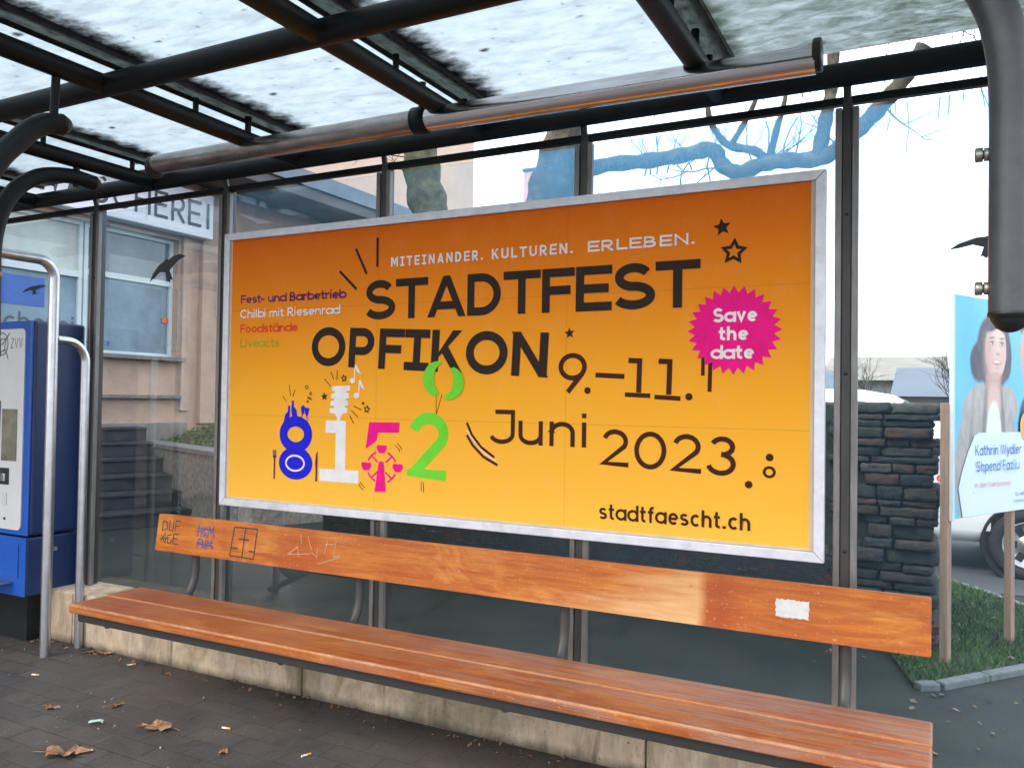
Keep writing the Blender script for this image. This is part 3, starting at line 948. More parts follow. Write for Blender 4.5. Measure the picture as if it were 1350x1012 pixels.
MAT['portrait'] = mat_portrait()
MAT['print_white'] = plain("pale_blue_print", (0.62, 0.70, 0.80), 0.45, 0, 0.02, 3, 0.02)
MAT['print_hair'] = plain("dark_hair_print", (0.075, 0.065, 0.10), 0.45, 0, 0.25, 14, 0.02, stretch=(1, 1, .3))
MAT['print_skin'] = plain("skin_print", (0.68, 0.47, 0.42), 0.45, 0, 0.05, 10, 0.02)
MAT['print_skin2'] = plain("skin_shade_print", (0.55, 0.34, 0.29), 0.45, 0, 0.05, 10, 0.02)
MAT['print_lip'] = plain("lip_print", (0.45, 0.16, 0.15), 0.45, 0, 0.05, 10, 0.02)
MAT['print_jacket'] = plain("beige_jacket_print", (0.45, 0.42, 0.39), 0.45, 0, 0.08, 6, 0.02)
MAT['print_line'] = plain("grey_line_print", (0.20, 0.19, 0.19), 0.45, 0, 0.05, 10, 0.02)
MAT['print_navy'] = plain("navy_print", (0.03, 0.07, 0.25), 0.45, 0, 0.05, 10, 0.02)
MAT['print_text'] = plain("blue_text_print", (0.02, 0.16, 0.42), 0.45, 0, 0.05, 10, 0.02)
MAT['print_orange'] = plain("orange_print", (0.75, 0.36, 0.07), 0.45, 0, 0.15, 20, 0.02)
MAT['print_salmon'] = plain("salmon_text_print", (0.75, 0.36, 0.30), 0.45, 0, 0.05, 10, 0.02)
MAT['car_white'] = plain("white_car_paint", (0.70, 0.71, 0.72), 0.25, 0, 0.03, 3, 0.0, coat=0.6)
MAT['car_glass'] = plain("dark_car_glass", (0.03, 0.045, 0.06), 0.05, 0, 0.2, 3, 0.0, spec=0.8)
MAT['tyre'] = plain("tyre_rubber", (0.008, 0.008, 0.009), 0.8, 0, 0.3, 20, 0.3)
MAT['rim'] = plain("alloy_rim", (0.34, 0.345, 0.35), 0.35, 0.8, 0.1, 12, 0.02)
MAT['car_black'] = plain("black_trim", (0.005, 0.005, 0.005), 0.8, 0, 0.2, 12, 0.1)
MAT['lamp_red'] = plain("red_lens", (0.35, 0.01, 0.01), 0.15)
MAT['lamp_clear'] = plain("clear_lens", (0.6, 0.62, 0.65), 0.1)
MAT['bark'] = plain("plane_tree_bark", (0.05, 0.044, 0.034), 0.9, 0, 0.6, 9, 1.0, ((0.24, 0.22, 0.16), 0.9))
MAT['bark_moss'] = plain("mossy_bark", (0.065, 0.065, 0.038), 0.9, 0, 0.55, 10, 0.9, ((0.15, 0.16, 0.07), 0.8))
MAT['far_wall'] = plain("far_cream_wall", (0.185, 0.165, 0.14), 0.9, 0, 0.2, 0.6, 0.05)
MAT['far_roof'] = plain("far_slate_roof", (0.085, 0.10, 0.125), 0.8, 0, 0.1, 0.3, 0.05)
MAT['far_pink'] = plain("far_pink_wall", (0.62, 0.36, 0.34), 0.9, 0, 0.05, 0.3, 0.05)
MAT['far_window'] = plain("far_window", (0.12, 0.14, 0.17), 0.2, 0, 0.1, 0.3, 0.0)
MAT['decal'] = plain("black_vinyl", (0.012, 0.012, 0.013), 0.5, 0, 0.1, 10, 0.02)
MAT['paper'] = plain("white_paper", (0.50, 0.49, 0.46), 0.7, 0, 0.14, 30, 0.1)
MAT['leaf_dry'] = plain("dry_brown_leaf", (0.20, 0.105, 0.055), 0.85, 0, 0.6, 40, 0.3)
MAT['butt'] = plain("cigarette_paper", (0.62, 0.56, 0.48), 0.8, 0, 0.1, 60, 0.1)
MAT['butt_filter'] = plain("cigarette_filter", (0.55, 0.27, 0.08), 0.8, 0, 0.15, 60, 0.1)
MAT['marker_black'] = plain("black_marker", (0.03, 0.014, 0.008), 0.6, 0, 0.2, 30, 0.05)
MAT['marker_blue'] = plain("blue_marker", (0.03, 0.05, 0.22), 0.6, 0, 0.2, 30, 0.05)
MAT['scratch'] = plain("pale_scratch", (0.46, 0.26, 0.16), 0.7, 0, 0.2, 30, 0.05)


def mat_stones():
    m, nt, out = new_mat("rough_stone")
    k = NT(nt)
    v = k.coord()
    g = k.n("NewGeometry")
    isl = g.outputs["Random Per Island"]
    base = k.ramp(isl, [(0.0, (0.028, 0.034, 0.036)), (0.35, (0.05, 0.056, 0.056)), (0.62, (0.075, 0.076, 0.070)), (0.8, (0.085, 0.045, 0.038)), (1.0, (0.115, 0.115, 0.11))])
    nz = k.noise(v, 12, 9, 0.7)
    col = k.mix(k.ramp(nz, [(0.4, 0.0), (0.7, 0.8)]), base, (0.022, 0.027, 0.023))
    red = k.noise(v, 4.5, 6, 0.6)
    col = k.mix(k.ramp(red, [(0.60, 0.0), (0.70, 0.7)]), col, (0.13, 0.045, 0.032))
    gr = k.noise(v, 7, 5, 0.6)
    col = k.mix(k.ramp(gr, [(0.60, 0.0), (0.74, 0.6)]), col, (0.06, 0.085, 0.045))
    b = k.bump(k.noise(v, 30, 10, 0.78), 1.0, 0.022)
    k.l(k.prin(col, 0.9, 0, b, 0.25), out.inputs[0])
    return m


MAT['stones'] = mat_stones()
for i, (p, c) in enumerate([((0, 0, 0), 0)]):
    pass

# ------------------------------------------------------------------ ground, roads
def sheet(name, pts, z, m, kind="structure"):
    mb = MB()
    mb.add([(a, b, z) for a, b in pts], [tuple(range(len(pts)))])
    return tag(mb.build(name, m), kind=kind)


sheet("ground", [(-600, -600), (600, -600), (600, 600), (-600, 600)], 0, MAT['asphalt'])
sheet("pavement", [(-9, -4.6), (9, -4.6), (9, -0.12), (-9, -0.12)], 0.004, MAT['pavers'])
sheet("street", [(-60, -14), (60, -14), (60, -4.9), (-60, -4.9)], 0.004, MAT['road'])
sheet("road", [(-3, 3.9), (60, 3.9), (60, 11), (-3, 11)], 0.004, MAT['road'])
mb = MB()
for i in range(40):
    mb.box(-20 + i, -19.006 + i, -4.9, -4.6, -0.05, 0.06)
tag(mb.build("kerb", MAT['kerb'], bevel=0.012), kind="structure")
# hills far off
mb = MB()
N = 60
for i in range(N):
    a0, a1 = R(40 + 100 * i / N), R(40 + 100 * (i + 1) / N)
    h0 = 14 + 8 * math.sin(i * .33) + 3 * math.sin(i * 1.1)
    h1 = 14 + 8 * math.sin((i + 1) * .33) + 3 * math.sin((i + 1) * 1.1)
    q = [(420 * math.cos(a), 420 * math.sin(a), z) for a, z in ((a0, -1), (a1, -1), (a1, h1), (a0, h0))]
    q2 = [(520 * math.cos(a), 520 * math.sin(a), z) for a, z in ((a0, h0 * 1.4), (a1, h1 * 1.4))]
    mb.add(q + q2, [(0, 1, 2, 3), (3, 2, 5, 4)], True)
tag(mb.build("hills", plain("far_hill", (0.16, 0.20, 0.22), 0.9, 0, 0.2, 0.02, 0.0)), kind="structure")

# ------------------------------------------------------------------ bus shelter
RAFT = [-2.52, -1.52, -0.52, 0.48, 1.48, 2.48, 3.48]
POSTS = [-2.03, -1.045, -0.035, 0.955, 1.935, 2.918, 3.90]
ZB = 2.475
shelter = thing("bus_shelter", "dark steel bus shelter with dirty translucent roof and glass back wall", "bus shelter", (1.0, 0.06, 0))
SO = Vector((1.0, 0.06, 0))


def part(mb, name, m, parent=shelter, off=SO, bevel=0, seg=2):
    if off is not None:
        mb.v = [p - off for p in mb.v]
    return mb.build(name, m, parent, bevel, seg)


def origin_to(mb, org):
    mb.v = [p - Vector(org) for p in mb.v]


# beams
for yb, xa, xb in ((0.0, -3.1, 4.30), (-1.03, -3.1, 4.30), (-2.06, -3.1, 4.30)):
    part(MB().tube([(xa, yb, ZB), (xb, yb, ZB)], 0.041, 20), "beam", MAT['steel_dark'])
for i, x in enumerate(RAFT):
    mb = MB().tube([(x, -2.25, ZB), (x, 0.0, ZB)], 0.037, 18)
    rf = part(mb, "rafter", MAT['steel_dark'])
    for y in (-1.75, -0.62, -0.14):
        s = MB().tube([(x, y, ZB), (x, y, 2.565)], 0.012, 10)
        part(s, "spacer", MAT['steel_dark'], rf)
    g = MB().box(x - 0.030, x + 0.062, -2.28, 0.06, 2.578, 2.588)
    gb = part(g, "glazing_bar", MAT['strip'])
    g = MB().box(x - 0.036, x - 0.0325, -2.28, 0.06, 2.560, 2.589).box(x + 0.0645, x + 0.067, -2.28, 0.06, 2.568, 2.589)
    part(g, "gasket", MAT['rubber'], gb)
# roof sheets between the glazing bars; each sheet's own origin is its left edge
for i in range(len(RAFT)):
    x0 = RAFT[i] + 0.0
    x1 = RAFT[i + 1] if i < len(RAFT) - 1 else 4.30
    nx = 2
    mb = MB().box(0.03, x1 - x0 + 0.028, -2.30, 0.09, 0, 0.006)
    o = mb.build("roof_panel", MAT['roof_mossy'] if i >= len(RAFT) - 2 else MAT['roof'], shelter)
    o.location = Vector((x0, 0, 2.592)) - SO
    if i >= len(RAFT) - 2:
        o["label"] = "roof sheet covered in dark green algae"
mb = MB().box(-3.1, -2.49, -2.30, 0.09, 2.592, 2.598)
part(mb, "roof_panel", MAT['roof'])
# back wall: posts, clamp strips, rail, glass
for i, x in enumerate(POSTS):
    mb = MB().box(x - 0.016, x + 0.016, 0.035, 0.095, 0.27, 2.40)
    mb.tube([(x, 0.05, 2.38), (x, 0.03, 2.45)], 0.014, 10)
    p = part(mb, "post", MAT['steel_post'], bevel=0.003)
    for sgn in (-1, 1):
        a, b = sorted((x + sgn * 0.0165, x + sgn * 0.038))
        part(MB().box(a, b, 0.028, 0.052, 0.272, 2.372), "clamp_strip", MAT['alu_strip'], p, bevel=0.003)
    for z in (0.55, 0.84, 1.45, 2.0):
        mb = MB().lathe([(0, 0), (0.006, 0), (0.006, 0.004), (0, 0.004)], 8, Matrix.Translation((x, 0.035, z)) @ Matrix.Rotation(R(90), 4, 'X'))
        part(mb, "screw", MAT['rubber'], p)
part(MB().box(-3.0, 4.30, 0.048, 0.078, 2.388, 2.416), "top_rail", MAT['steel_dark'], bevel=0.003)
panes = []
xs = [-3.0] + POSTS
for i in range(len(xs) - 1):
    mb = MB().box(xs[i] + (0.018 if i else 0), xs[i + 1] - 0.018, 0.057, 0.065, 0.275 if xs[i] < 2.9 else 0.006, 2.372)
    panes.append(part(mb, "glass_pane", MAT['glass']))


def bird(parent, cx, cz, sx, sz, ang, flip=1):
    # gliding bird of prey silhouette, stuck on the glass
    pts = [(-1, -.25), (-.75, .05), (-.35, .30), (-.12, .34), (0.0, .42), (.14, .34), (.40, .42), (.75, .40), (1.0, .22), (.62, .16), (.32, .02),
           (.10, -.10), (.16, -.55), (.05, -.48), (.0, -.62), (-.10, -.5), (-.16, -.58), (-.12, -.12), (-.4, -.02), (-.7, -.16)]
    ca, sa = math.cos(ang), math.sin(ang)
    pts = [(a * flip, b) for a, b in pts]
    pr = Print((cx, 0.0563, cz), (1, 0, 0), (0, 0, 1), (0, -1, 0), 0.0004)
    pr.fill([((a * ca - b * sa) * sx, (a * sa + b * ca) * sz) for a, b in pts])
    pr.mb.v = [p - SO for p in pr.mb.v]
    pr.build("bird_decal", MAT['decal'], parent)


bird(panes[2], -0.475, 2.02, 0.15, 0.13, 0.25)
bird(panes[1], -1.62, 1.965, 0.12, 0.055, 0.02)
bird(panes[6], 3.345, 1.868, 0.115, 0.075, -0.10)


# bent end tubes
def smooth_path(ctrl, n=8):
    P = [Vector(p) for p in ctrl]
    out = []
    for i in range(len(P) - 1):
        p0 = P[max(i - 1, 0)]; p1 = P[i]; p2 = P[i + 1]; p3 = P[min(i + 2, len(P) - 1)]
        for k in range(n):
            t = k / n
            out.append(0.5 * ((2 * p1) + (p2 - p0) * t + (2 * p0 - 5 * p1 + 4 * p2 - p3) * t * t + (3 * p1 - p0 - 3 * p2 + p3) * t ** 3))
    out.append(P[-1])
    return out


def end_tube(ctrl, rad, bolts, capdir=None, bdir=(-1, 0, 0), mat='steel_tube'):
    t = part(MB().tube(smooth_path(ctrl), rad, 28), "bent_tube", MAT[mat])
    end = Vector(ctrl[0])
    d = (Vector(ctrl[0]) - Vector(ctrl[1])).normalized()
    q = d.to_track_quat('Z', 'Y').to_matrix().to_4x4()
    q.translation = end
    mb = MB().lathe([(rad * 1.0, -0.002), (rad * 1.03, 0.0), (rad * 1.03, 0.006), (rad * .93, 0.008), (rad * .86, 0.016), (rad * .62, 0.030), (rad * .3, 0.037), (0.0005, 0.039)], 28, q)
    part(mb, "end_cap", MAT['rubber'], t)
    for b in bolts:
        bd = Vector(bdir)
        q = bd.to_track_quat('Z', 'Y').to_matrix().to_4x4()
        q.translation = Vector(b) + bd * (rad - 0.003)
        mb = MB().lathe([(0, 0.0), (0.013, 0), (0.013, 0.010), (0.009, 0.010), (0.009, 0.014)], 16, q)
        mb.lathe([(0.013, 0.012), (0.0145, 0.013), (0.0145, 0.024), (0.012, 0.026), (0, 0.026)], 6, q)
        part(mb, "bolt", MAT['bolt'], t, bevel=0.0)


end_tube([(3.322, -1.145, 1.525), (3.322, -1.15, 1.69), (3.322, -1.155, 1.93), (3.316, -1.157, 2.03), (3.292, -1.16, 2.13), (3.235, -1.165, 2.23),
          (3.14, -1.17, 2.315), (3.0, -1.17, 2.36), (2.6, -1.17, 2.385), (2.48, -1.17, 2.385)], 0.038,
         [(3.322, -1.15, 1.838), (3.322, -1.147, 1.574)])
end_tube([(-.52, -.36, 2.386), (-.52, -.45, 2.392), (-.52, -.53, 2.383), (-.52, -.604, 2.364), (-.52, -.662, 2.335), (-.52, -.728, 2.281), (-.52, -.775, 2.215), (-.52, -.809, 2.139), (-.52, -.832, 2.04), (-.52, -.838, 1.938), (-.52, -.835, 1.7), (-.52, -.83, 1.5)], 0.036,
         [(-.52, -.835, 1.86), (-.52, -.835, 1.58)], None, (1, 0, 0), 'steel_dark')
end_tube([(.46, -1.188, 2.285), (.46, -1.23, 2.276), (.46, -1.257, 2.262), (.46, -1.296, 2.232), (.46, -1.346, 2.175), (.46, -1.395, 2.114), (.46, -1.441, 2.03), (.46, -1.474, 1.92), (.46, -1.485, 1.7), (.46, -1.485, 1.5)], 0.036, [], None, (1, 0, 0), 'steel_dark')
part(MB().tube([(.468, -1.22, 2.30), (.476, -1.22, 2.45)], 0.014, 10), "hanger_rod", MAT['steel_dark'])
part(MB().tube([(-.52, -.45, 2.345), (-.52, -.45, 2.50)], 0.015, 10), "hanger_rod", MAT['steel_dark'])

# ------------------------------------------------------------------ lamp tube under the rafters
lamp = thing("tube_lamp", "long unlit tubular lamp hanging under the shelter roof, its left half grimy", "lamp", (1.4, -0.33, 2.42))
LO = Vector((1.4, -0.33, 2.42))
part(MB().tube([(-0.10, -0.33, 2.435), (1.395, -0.33, 2.43)], 0.045, 24), "tube_cover", MAT['lamp_dirty'], lamp, LO)
part(MB().tube([(1.40, -0.33, 2.43), (2.86, -0.33, 2.412)], 0.046, 24), "tube_cover", MAT['lamp_metal'], lamp, LO)
for x in (-0.115, 2.865):
    q = Matrix.Translation((x, -0.33, 2.424)) @ Matrix.Rotation(R(90), 4, 'Y')
    part(MB().lathe([(0, -.012), (.049, -.012), (.052, -.008), (.052, .008), (.049, .012), (0, .012)], 24, q), "end_cap", MAT['rubber'], lamp, LO)
for x in (1.40,):
    q = Matrix.Translation((x, -0.33, 2.43)) @ Matrix.Rotation(R(90), 4, 'Y')
    part(MB().lathe([(.046, -.03), (.054, -.03), (.054, .03), (.046, .03)], 24, q), "collar", MAT['steel_dark'], lamp, LO)
for x in (0.48, 1.40, 2.48):
    mb = MB().tube([(x, -0.33, 2.45), (x, -0.33, 2.58)], 0.014, 12)
    part(mb, "bracket", MAT['steel_dark'], lamp, LO)

# ------------------------------------------------------------------ concrete plinth
mb = MB()
for a, b in ((-6.0, -2.9), (-2.894, -.93), (-.924, .668), (.674, 2.268), (2.274, 3.16)):
    mb.box(a, b, -0.13, 0.13, -0.02, 0.272)
pl = mb.build("concrete_plinth", MAT['concrete'], bevel=0.008)
tag(pl, "low streaked concrete plinth beneath the wooden bench and glass wall", "plinth")

# ------------------------------------------------------------------ bench
bench = thing("bench", "long orange varnished wooden bench scrawled with graffiti in front of the billboard", "bench", (1.53, -0.53, 0))
BO = Vector((1.53, -0.53, 0))


def board(x0, x1, y0, y1, z0, z1, nseg=24):
    mb = MB()
    mb.box(x0, x1, y0, y1, z0, z1)
    return mb


for k, (ya, yb, dz) in enumerate(((-0.715, -0.536, 0), (-0.530, -0.345, 0.002))):
    o = board(-0.115 - .01 * k, 3.19, ya, yb, 0.402 + dz, 0.440 + dz).build("seat_plank", MAT['wood_seat'], bench, 0.007, 3)
    o.location = -BO
BT = R(7)
bk = MB()
cr = []
w_, h_ = 3.31, 0.172
for cx, cz, a0 in ((w_ - .008, h_ - .008, 0), (.008, h_ - .008, 90), (.008, .008, 180), (w_ - .008, .008, 270)):
    cr += arc(cx, cz, .008, .008, a0, a0 + 90, 5)
bk.prism(cr, 0.036)
backrest = bk.build("backrest", MAT['wood_back'], bench, 0.005, 2)
# local: x along bench, y up the board, z out of the face (towards the street)
RB = Matrix(((1, 0, 0), (0, math.sin(BT), -math.cos(BT)), (0, math.cos(BT), math.sin(BT)))).to_4x4()
RB.translation = Vector((-0.125, -0.235, 0.598)) - BO
bb = Matrix.Translation((0.0, 0, 0))
backrest.matrix_local = RB
# the wood pattern is laid in bench coordinates: move the mesh data so object coordinates run like the seat's
for v_ in backrest.data.vertices:
    v_.co = v_.co + Vector((-0.125, 0, 0))
backrest.matrix_local = RB @ Matrix.Translation((0.125, 0, 0))
for x in (0.085, 1.05, 1.985, 2.945):
    pth = [(x, -0.222, 0.74), (x, -0.214, 0.62), (x, -0.213, 0.52), (x, -0.225, 0.46), (x, -0.26, 0.405), (x, -0.33, 0.375), (x, -0.5, 0.372), (x, -0.68, 0.372)]
    mb = MB().tube(smooth_path(pth, 6), 0.0185, 16)
    mb.tube([(x, -0.15, 0.33), (x, -0.45, 0.365)], 0.016, 10)
    part(mb, "support", MAT['steel_post'], bench, BO)
mb = MB().box(-0.08, 3.16, -0.695, -0.655, 0.366, 0.4015)
mb.box(-0.08, 3.16, -0.43, -0.39, 0.378, 0.4015)
part(mb, "seat_rail", MAT['rubber'], bench, BO, 0.002)


def on_back(px, pz, m, strokes, wd, name):
    # coordinates: x in bench metres, z as height on the board (0..0.172)
    pr = Print((0, 0, 0.036), (1, 0, 0), (0, 1, 0), (0, 0, 1), 0.0006)
    for pts in strokes:
        pr.stroke([(px + a - 0.0, pz + b) for a, b in pts], wd)
    o = pr.build(name, m, backrest)
    return o


on_back(-0.09, 0.095, MAT['marker_black'], [[(0, 0), (0, .045), (.03, .04), (.032, .01), (0, .0)], [(.045, .05), (.045, .005), (.07, .002), (.07, .05)], [(.085, 0), (.085, .052), (.12, .05)], [(.085, .028), (.112, .027)],
        [(-.005, -.02), (.03, -.06)], [(-.002, -.05), (.022, -.012), (.03, -.055)], [(.045, -.055), (.04, -.02), (.068, -.015)], [(.045, -.056), (.068, -.05), (.066, -.035)],
        [(.112, -.01), (.08, -.01), (.08, -.055), (.115, -.055)], [(.08, -.03), (.11, -.03)], [(-.01, -.04), (.05, -.033)]], 0.0045, "graffiti_tag")
on_back(0.145, 0.085, MAT['marker_blue'], [[(0, .0), (.004, .055)], [(.022, .0), (.028, .05)], [(.0, .026), (.03, .03)], [(.055, .05), (.036, .035), (.045, .004), (.058, .022)], [(.066, .0), (.072, .055), (.085, .02), (.098, .056), (.105, .003)],
        [(.005, -.05), (.01, -.008), (.03, -.008)], [(.008, -.026), (.026, -.026)], [(.036, -.01), (.04, -.045), (.056, -.045), (.058, -.008)], [(.066, -.05), (.072, -.01), (.084, -.03), (.096, -.01), (.102, -.05)], [(-.004, .04), (.1, .036)], [(.0, -.03), (.115, -.036)]], 0.0055, "graffiti_tag")
on_back(0.36, 0.02, MAT['marker_black'], [[(0, 0), (.012, .128), (.15, .13), (.145, -.002), (0, 0)], [(.075, .0), (.08, .128)], [(.046, .078), (.108, .078)], [(.004, .036), (.046, .036)], [(.112, .03), (.146, .03)]], 0.0062, "graffiti_tag")
on_back(0.70, 0.06, MAT['scratch'], [[(.0, 0), (.05, .035), (.06, -.005)], [(.0, 0), (.12, .012)], [(.10, .085), (.128, .03)], [(.06, .09), (.07, .05)], [(.13, .02), (.16, .0), (.16, .04)], [(.21, .08), (.2, .02)], [(.255, .08), (.25, .01), (.28, .02)], [(.17, -.025), (.28, .012)], [(.2, .06), (.25, .064)]], 0.003, "graffiti_scratch")
pr = Print((0, 0, 0.036), (1, 0, 0), (0, 1, 0), (0, 0, 1), 0.0008)
pts = []
x0, x1, z0, z1 = 2.74, 2.842, 0.062, 0.118
for i in range(16): pts.append((x0 + (x1 - x0) * i / 16, z0 + rnd.uniform(-.0022, .0022)))
for i in range(8): pts.append((x1 + rnd.uniform(-.0022, .0022), z0 + (z1 - z0) * i / 8))
for i in range(16): pts.append((x1 - (x1 - x0) * i / 16, z1 + rnd.uniform(-.0022, .0022)))
for i in range(8): pts.append((x0 + rnd.uniform(-.0022, .0022), z1 - (z1 - z0) * i / 8))
pr.fill(pts)
lab = pr.build("paper_label", MAT['paper'], backrest)
pr = Print((0, 0, 0.036), (1, 0, 0), (0, 1, 0), (0, 0, 1), 0.0006)

# ------------------------------------------------------------------ billboard with poster
BW, BH, BZ = 2.855, 1.36, 1.34 - 0.542397619
FT = 0.0357
bill = thing("billboard", "orange festival billboard in a silver frame on the glass wall above the bench", "billboard", (BW / 2, 0.02, BZ))
BB = Vector((BW / 2, 0.02, BZ))
mb = MB()
# mitred frame: four trapezoid prisms
def frame_prism(poly):
    q = Matrix(((1, 0, 0, 0), (0, 0, 1, 0), (0, 1, 0, BZ), (0, 0, 0, 1)))      # x,y,z -> x, z->y, y->z
    n = len(poly)
    vs = [(a, 0.0, BZ + b) for a, b in poly] + [(a, 0.026, BZ + b) for a, b in poly]
    fs = [tuple(range(n)), tuple(range(n, 2 * n))[::-1]] + [((i + 1) % n, i, i + n, (i + 1) % n + n) for i in range(n)]
    mb.add(vs, fs)


o0, i0 = 0.0, FT
g = 0.0004
frame_prism([(0, 0), (BW, 0), (BW - FT, FT), (FT, FT)])
frame_prism([(BW, g), (BW, BH - g), (BW - FT, BH - FT - g), (BW - FT, FT + g)])
frame_prism([(BW, BH), (0, BH), (FT, BH - FT), (BW - FT, BH - FT)])
frame_prism([(0, BH - g), (0, g), (FT, FT + g), (FT, BH - FT - g)])
bf = part(mb, "frame", MAT['alu'], bill, BB, 0.003)
part(MB().box(0.012, BW - .012, 0.0165, 0.027, BZ + .012, BZ + BH - .012), "backing", MAT['steel_dark'], bill, BB)
pm = MB().box(FT + 0.001, BW - FT - 0.001, 0.011, 0.016, BZ + FT + .001, BZ + BH - FT - .001)
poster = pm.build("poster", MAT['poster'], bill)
poster.location = -BB
# a narrow pale margin of paper round the print
mb = MB()
y_ = 0.0105
x0, x1, z0, z1 = FT + .001, BW - FT - .001, BZ + FT + .001, BZ + BH - FT - .001
mb.box(x0, x0 + .012, y_, .0109, z0, z1); mb.box(x1 - .014, x1, y_, .0109, z0, z1); mb.box(x0 + .0125, x1 - .0145, y_, .0109, z0, z0 + .008)
part(mb, "paper_margin", ink("paper_margin", (0.62, 0.50, 0.36)), poster, None)


def P(lift=0.0008):
    return Print((0, 0.011, 0), (1, 0, 0), (0, 0, 1), (0, -1, 0), lift)


def done(pr, name, m):
    return pr.build(name, MAT[m], poster)


pr = P(); write(pr, "STADTFEST", 0.880, 1.697, 0.178, 2.408, 0.195, 0, 0.09); done(pr, "headline_lettering", 'ink_black')
# second headline line drops to the right
pr = P(); write(pr, "OPFIKON", 0.568, 1.493, 0.182, 1.797, 0.205, -0.047, 0.12); done(pr, "headline_lettering", 'ink_black')
for tx, xa, xb in (("MITEINANDER.", 1.02, 1.495), ("KULTUREN.", 1.535, 1.905), ("ERLEBEN.", 1.968, 2.402)):
    pr = P(); write(pr, tx, xa, 1.931, 0.043, xb, 0.19, 0, 0.30); done(pr, "slogan_lettering", 'ink_white')
pr = P(); write(pr, "Fest- und Barbetrieb", 0.113, 1.803, 0.042, 0.769, 0.17, 0, 0.13, lambda: done(pr, "small_lettering", 'ink_purple')); done(pr, "small_lettering", 'ink_purple')
pr = P(); write(pr, "Chilbi mit Riesenrad", 0.110, 1.730, 0.042, 0.739, 0.16, 0, 0.13, lambda: done(pr, "small_lettering", 'ink_white')); done(pr, "small_lettering", 'ink_white')
pr = P(); write(pr, "Foodstände", 0.112, 1.657, 0.042, 0.484, 0.17, 0, 0.13); done(pr, "small_lettering", 'ink_red')
pr = P(); write(pr, "Liveacts", 0.114, 1.585, 0.042, 0.368, 0.15, 0, 0.13); done(pr, "small_lettering", 'ink_olive')
# date
T9 = 0.020
pr = P()
pr.stroke(arc(1.909, 1.478, .051, .045, 0, 360, 36), T9, True)
pr.stroke([(1.950, 1.450), (1.889, 1.377)], T9)
pr.disc(1.974, 1.384, .0135)
pr.stroke([(2.007, 1.4455), (2.126, 1.4395)], .019)
pr.stroke([(2.142, 1.501), (2.187, 1.499), (2.184, 1.378)], T9); pr.stroke([(2.129, 1.370), (2.230, 1.366)], .017)
pr.stroke([(2.262, 1.497), (2.305, 1.495), (2.302, 1.371)], T9); pr.stroke([(2.247, 1.362), (2.347, 1.357)], .017)
pr.disc(2.379, 1.364, .0135)
done(pr, "date_lettering", 'ink_brown')
pr = P()
pr.stroke([(2.430, 1.52), (2.430, 1.442)], .013); done(pr, "dash_print", 'ink_brown')
pr = P(); pr.stroke([(2.458, 1.52), (2.455, 1.383)], .015); done(pr, "dash_print", 'ink_brown')
pr = P()
write(pr, "J", 1.533, 1.160, 0.142, 1.655, 0.13)
write(pr, "uni", 1.672, 1.160, 0.137, 1.978, 0.135, 0, 0.22)
done(pr, "date_lettering", 'ink_brown')
pr = P()
write(pr, "2023", 2.035, 1.094, 0.143, 2.557, 0.13, -0.034, 0.16)
pr.disc(2.599, 1.052, .0135); done(pr, "date_lettering", 'ink_brown')
pr = P(); pr.disc(2.671, 1.152, .0135); done(pr, "dot_print", 'ink_brown')
pr = P(); pr.stroke(arc(2.670, 1.100, .0175, .0165, 0, 360, 24), .010, True); done(pr, "dot_print", 'ink_brown')
pr = P(); write(pr, "stadtfaescht.ch", 2.030, 0.885, 0.062, 2.606, 0.155, 0.004, 0.14); done(pr, "web_address_lettering", 'ink_brown')
# dashes, stars, swooshes
for q in ([(.730, 1.929), (.830, 1.840)], [(.822, 2.027), (.886, 1.907)], [(.944, 2.069), (.945, 1.936)]):
    pr = P(); pr.stroke(q, .013); done(pr, "dash_print", 'ink_black')
pr = P(); star(pr, 2.496, 1.986, .034, 8); done(pr, "star_print", 'ink_black')
pr = P(); star(pr, 2.539, 1.893, .040, -4, .5, .012); done(pr, "star_print", 'ink_black')
pr = P(); star(pr, 1.894, 1.612, .023, 6); done(pr, "star_print", 'ink_black')
pr = P(); pr.stroke([(1.426, 1.244), (1.452, 1.193), (1.497, 1.143), (1.561, 1.103)], .011); done(pr, "swoosh_print", 'ink_brown')
pr = P(); pr.stroke([(1.427, 1.192), (1.456, 1.150), (1.508, 1.104), (1.577, 1.071)], .011); done(pr, "swoosh_print", 'ink_brown')
pr = P(); pr.stroke([(1.427, 1.213), (1.46, 1.172), (1.508, 1.122), (1.568, 1.088)], .008); done(pr, "swoosh_print", 'ink_pink')
# starburst
pr = P(0.002)
pts = []
for i in range(56):
    a = R(90 + 360 / 56 * i)
    k = .170 if i % 2 == 0 else .143
    pts.append((2.541 + k * math.cos(a), 1.607 + k * .955 * math.sin(a)))
pr.fill(pts); done(pr, "starburst_print", 'ink_magenta')
pr = P(0.0024)
write(pr, "Save", 2.466, 1.637, .052, 2.623, .2, 0, .14); done(pr, "starburst_lettering", 'ink_white')
pr = P(0.0024); write(pr, "the", 2.489, 1.571, .050, 2.592, .2, 0, .14); done(pr, "starburst_lettering", 'ink_white')
pr = P(0.0024); write(pr, "date", 2.463, 1.503, .050, 2.613, .2, 0, .14); done(pr, "starburst_lettering", 'ink_white')
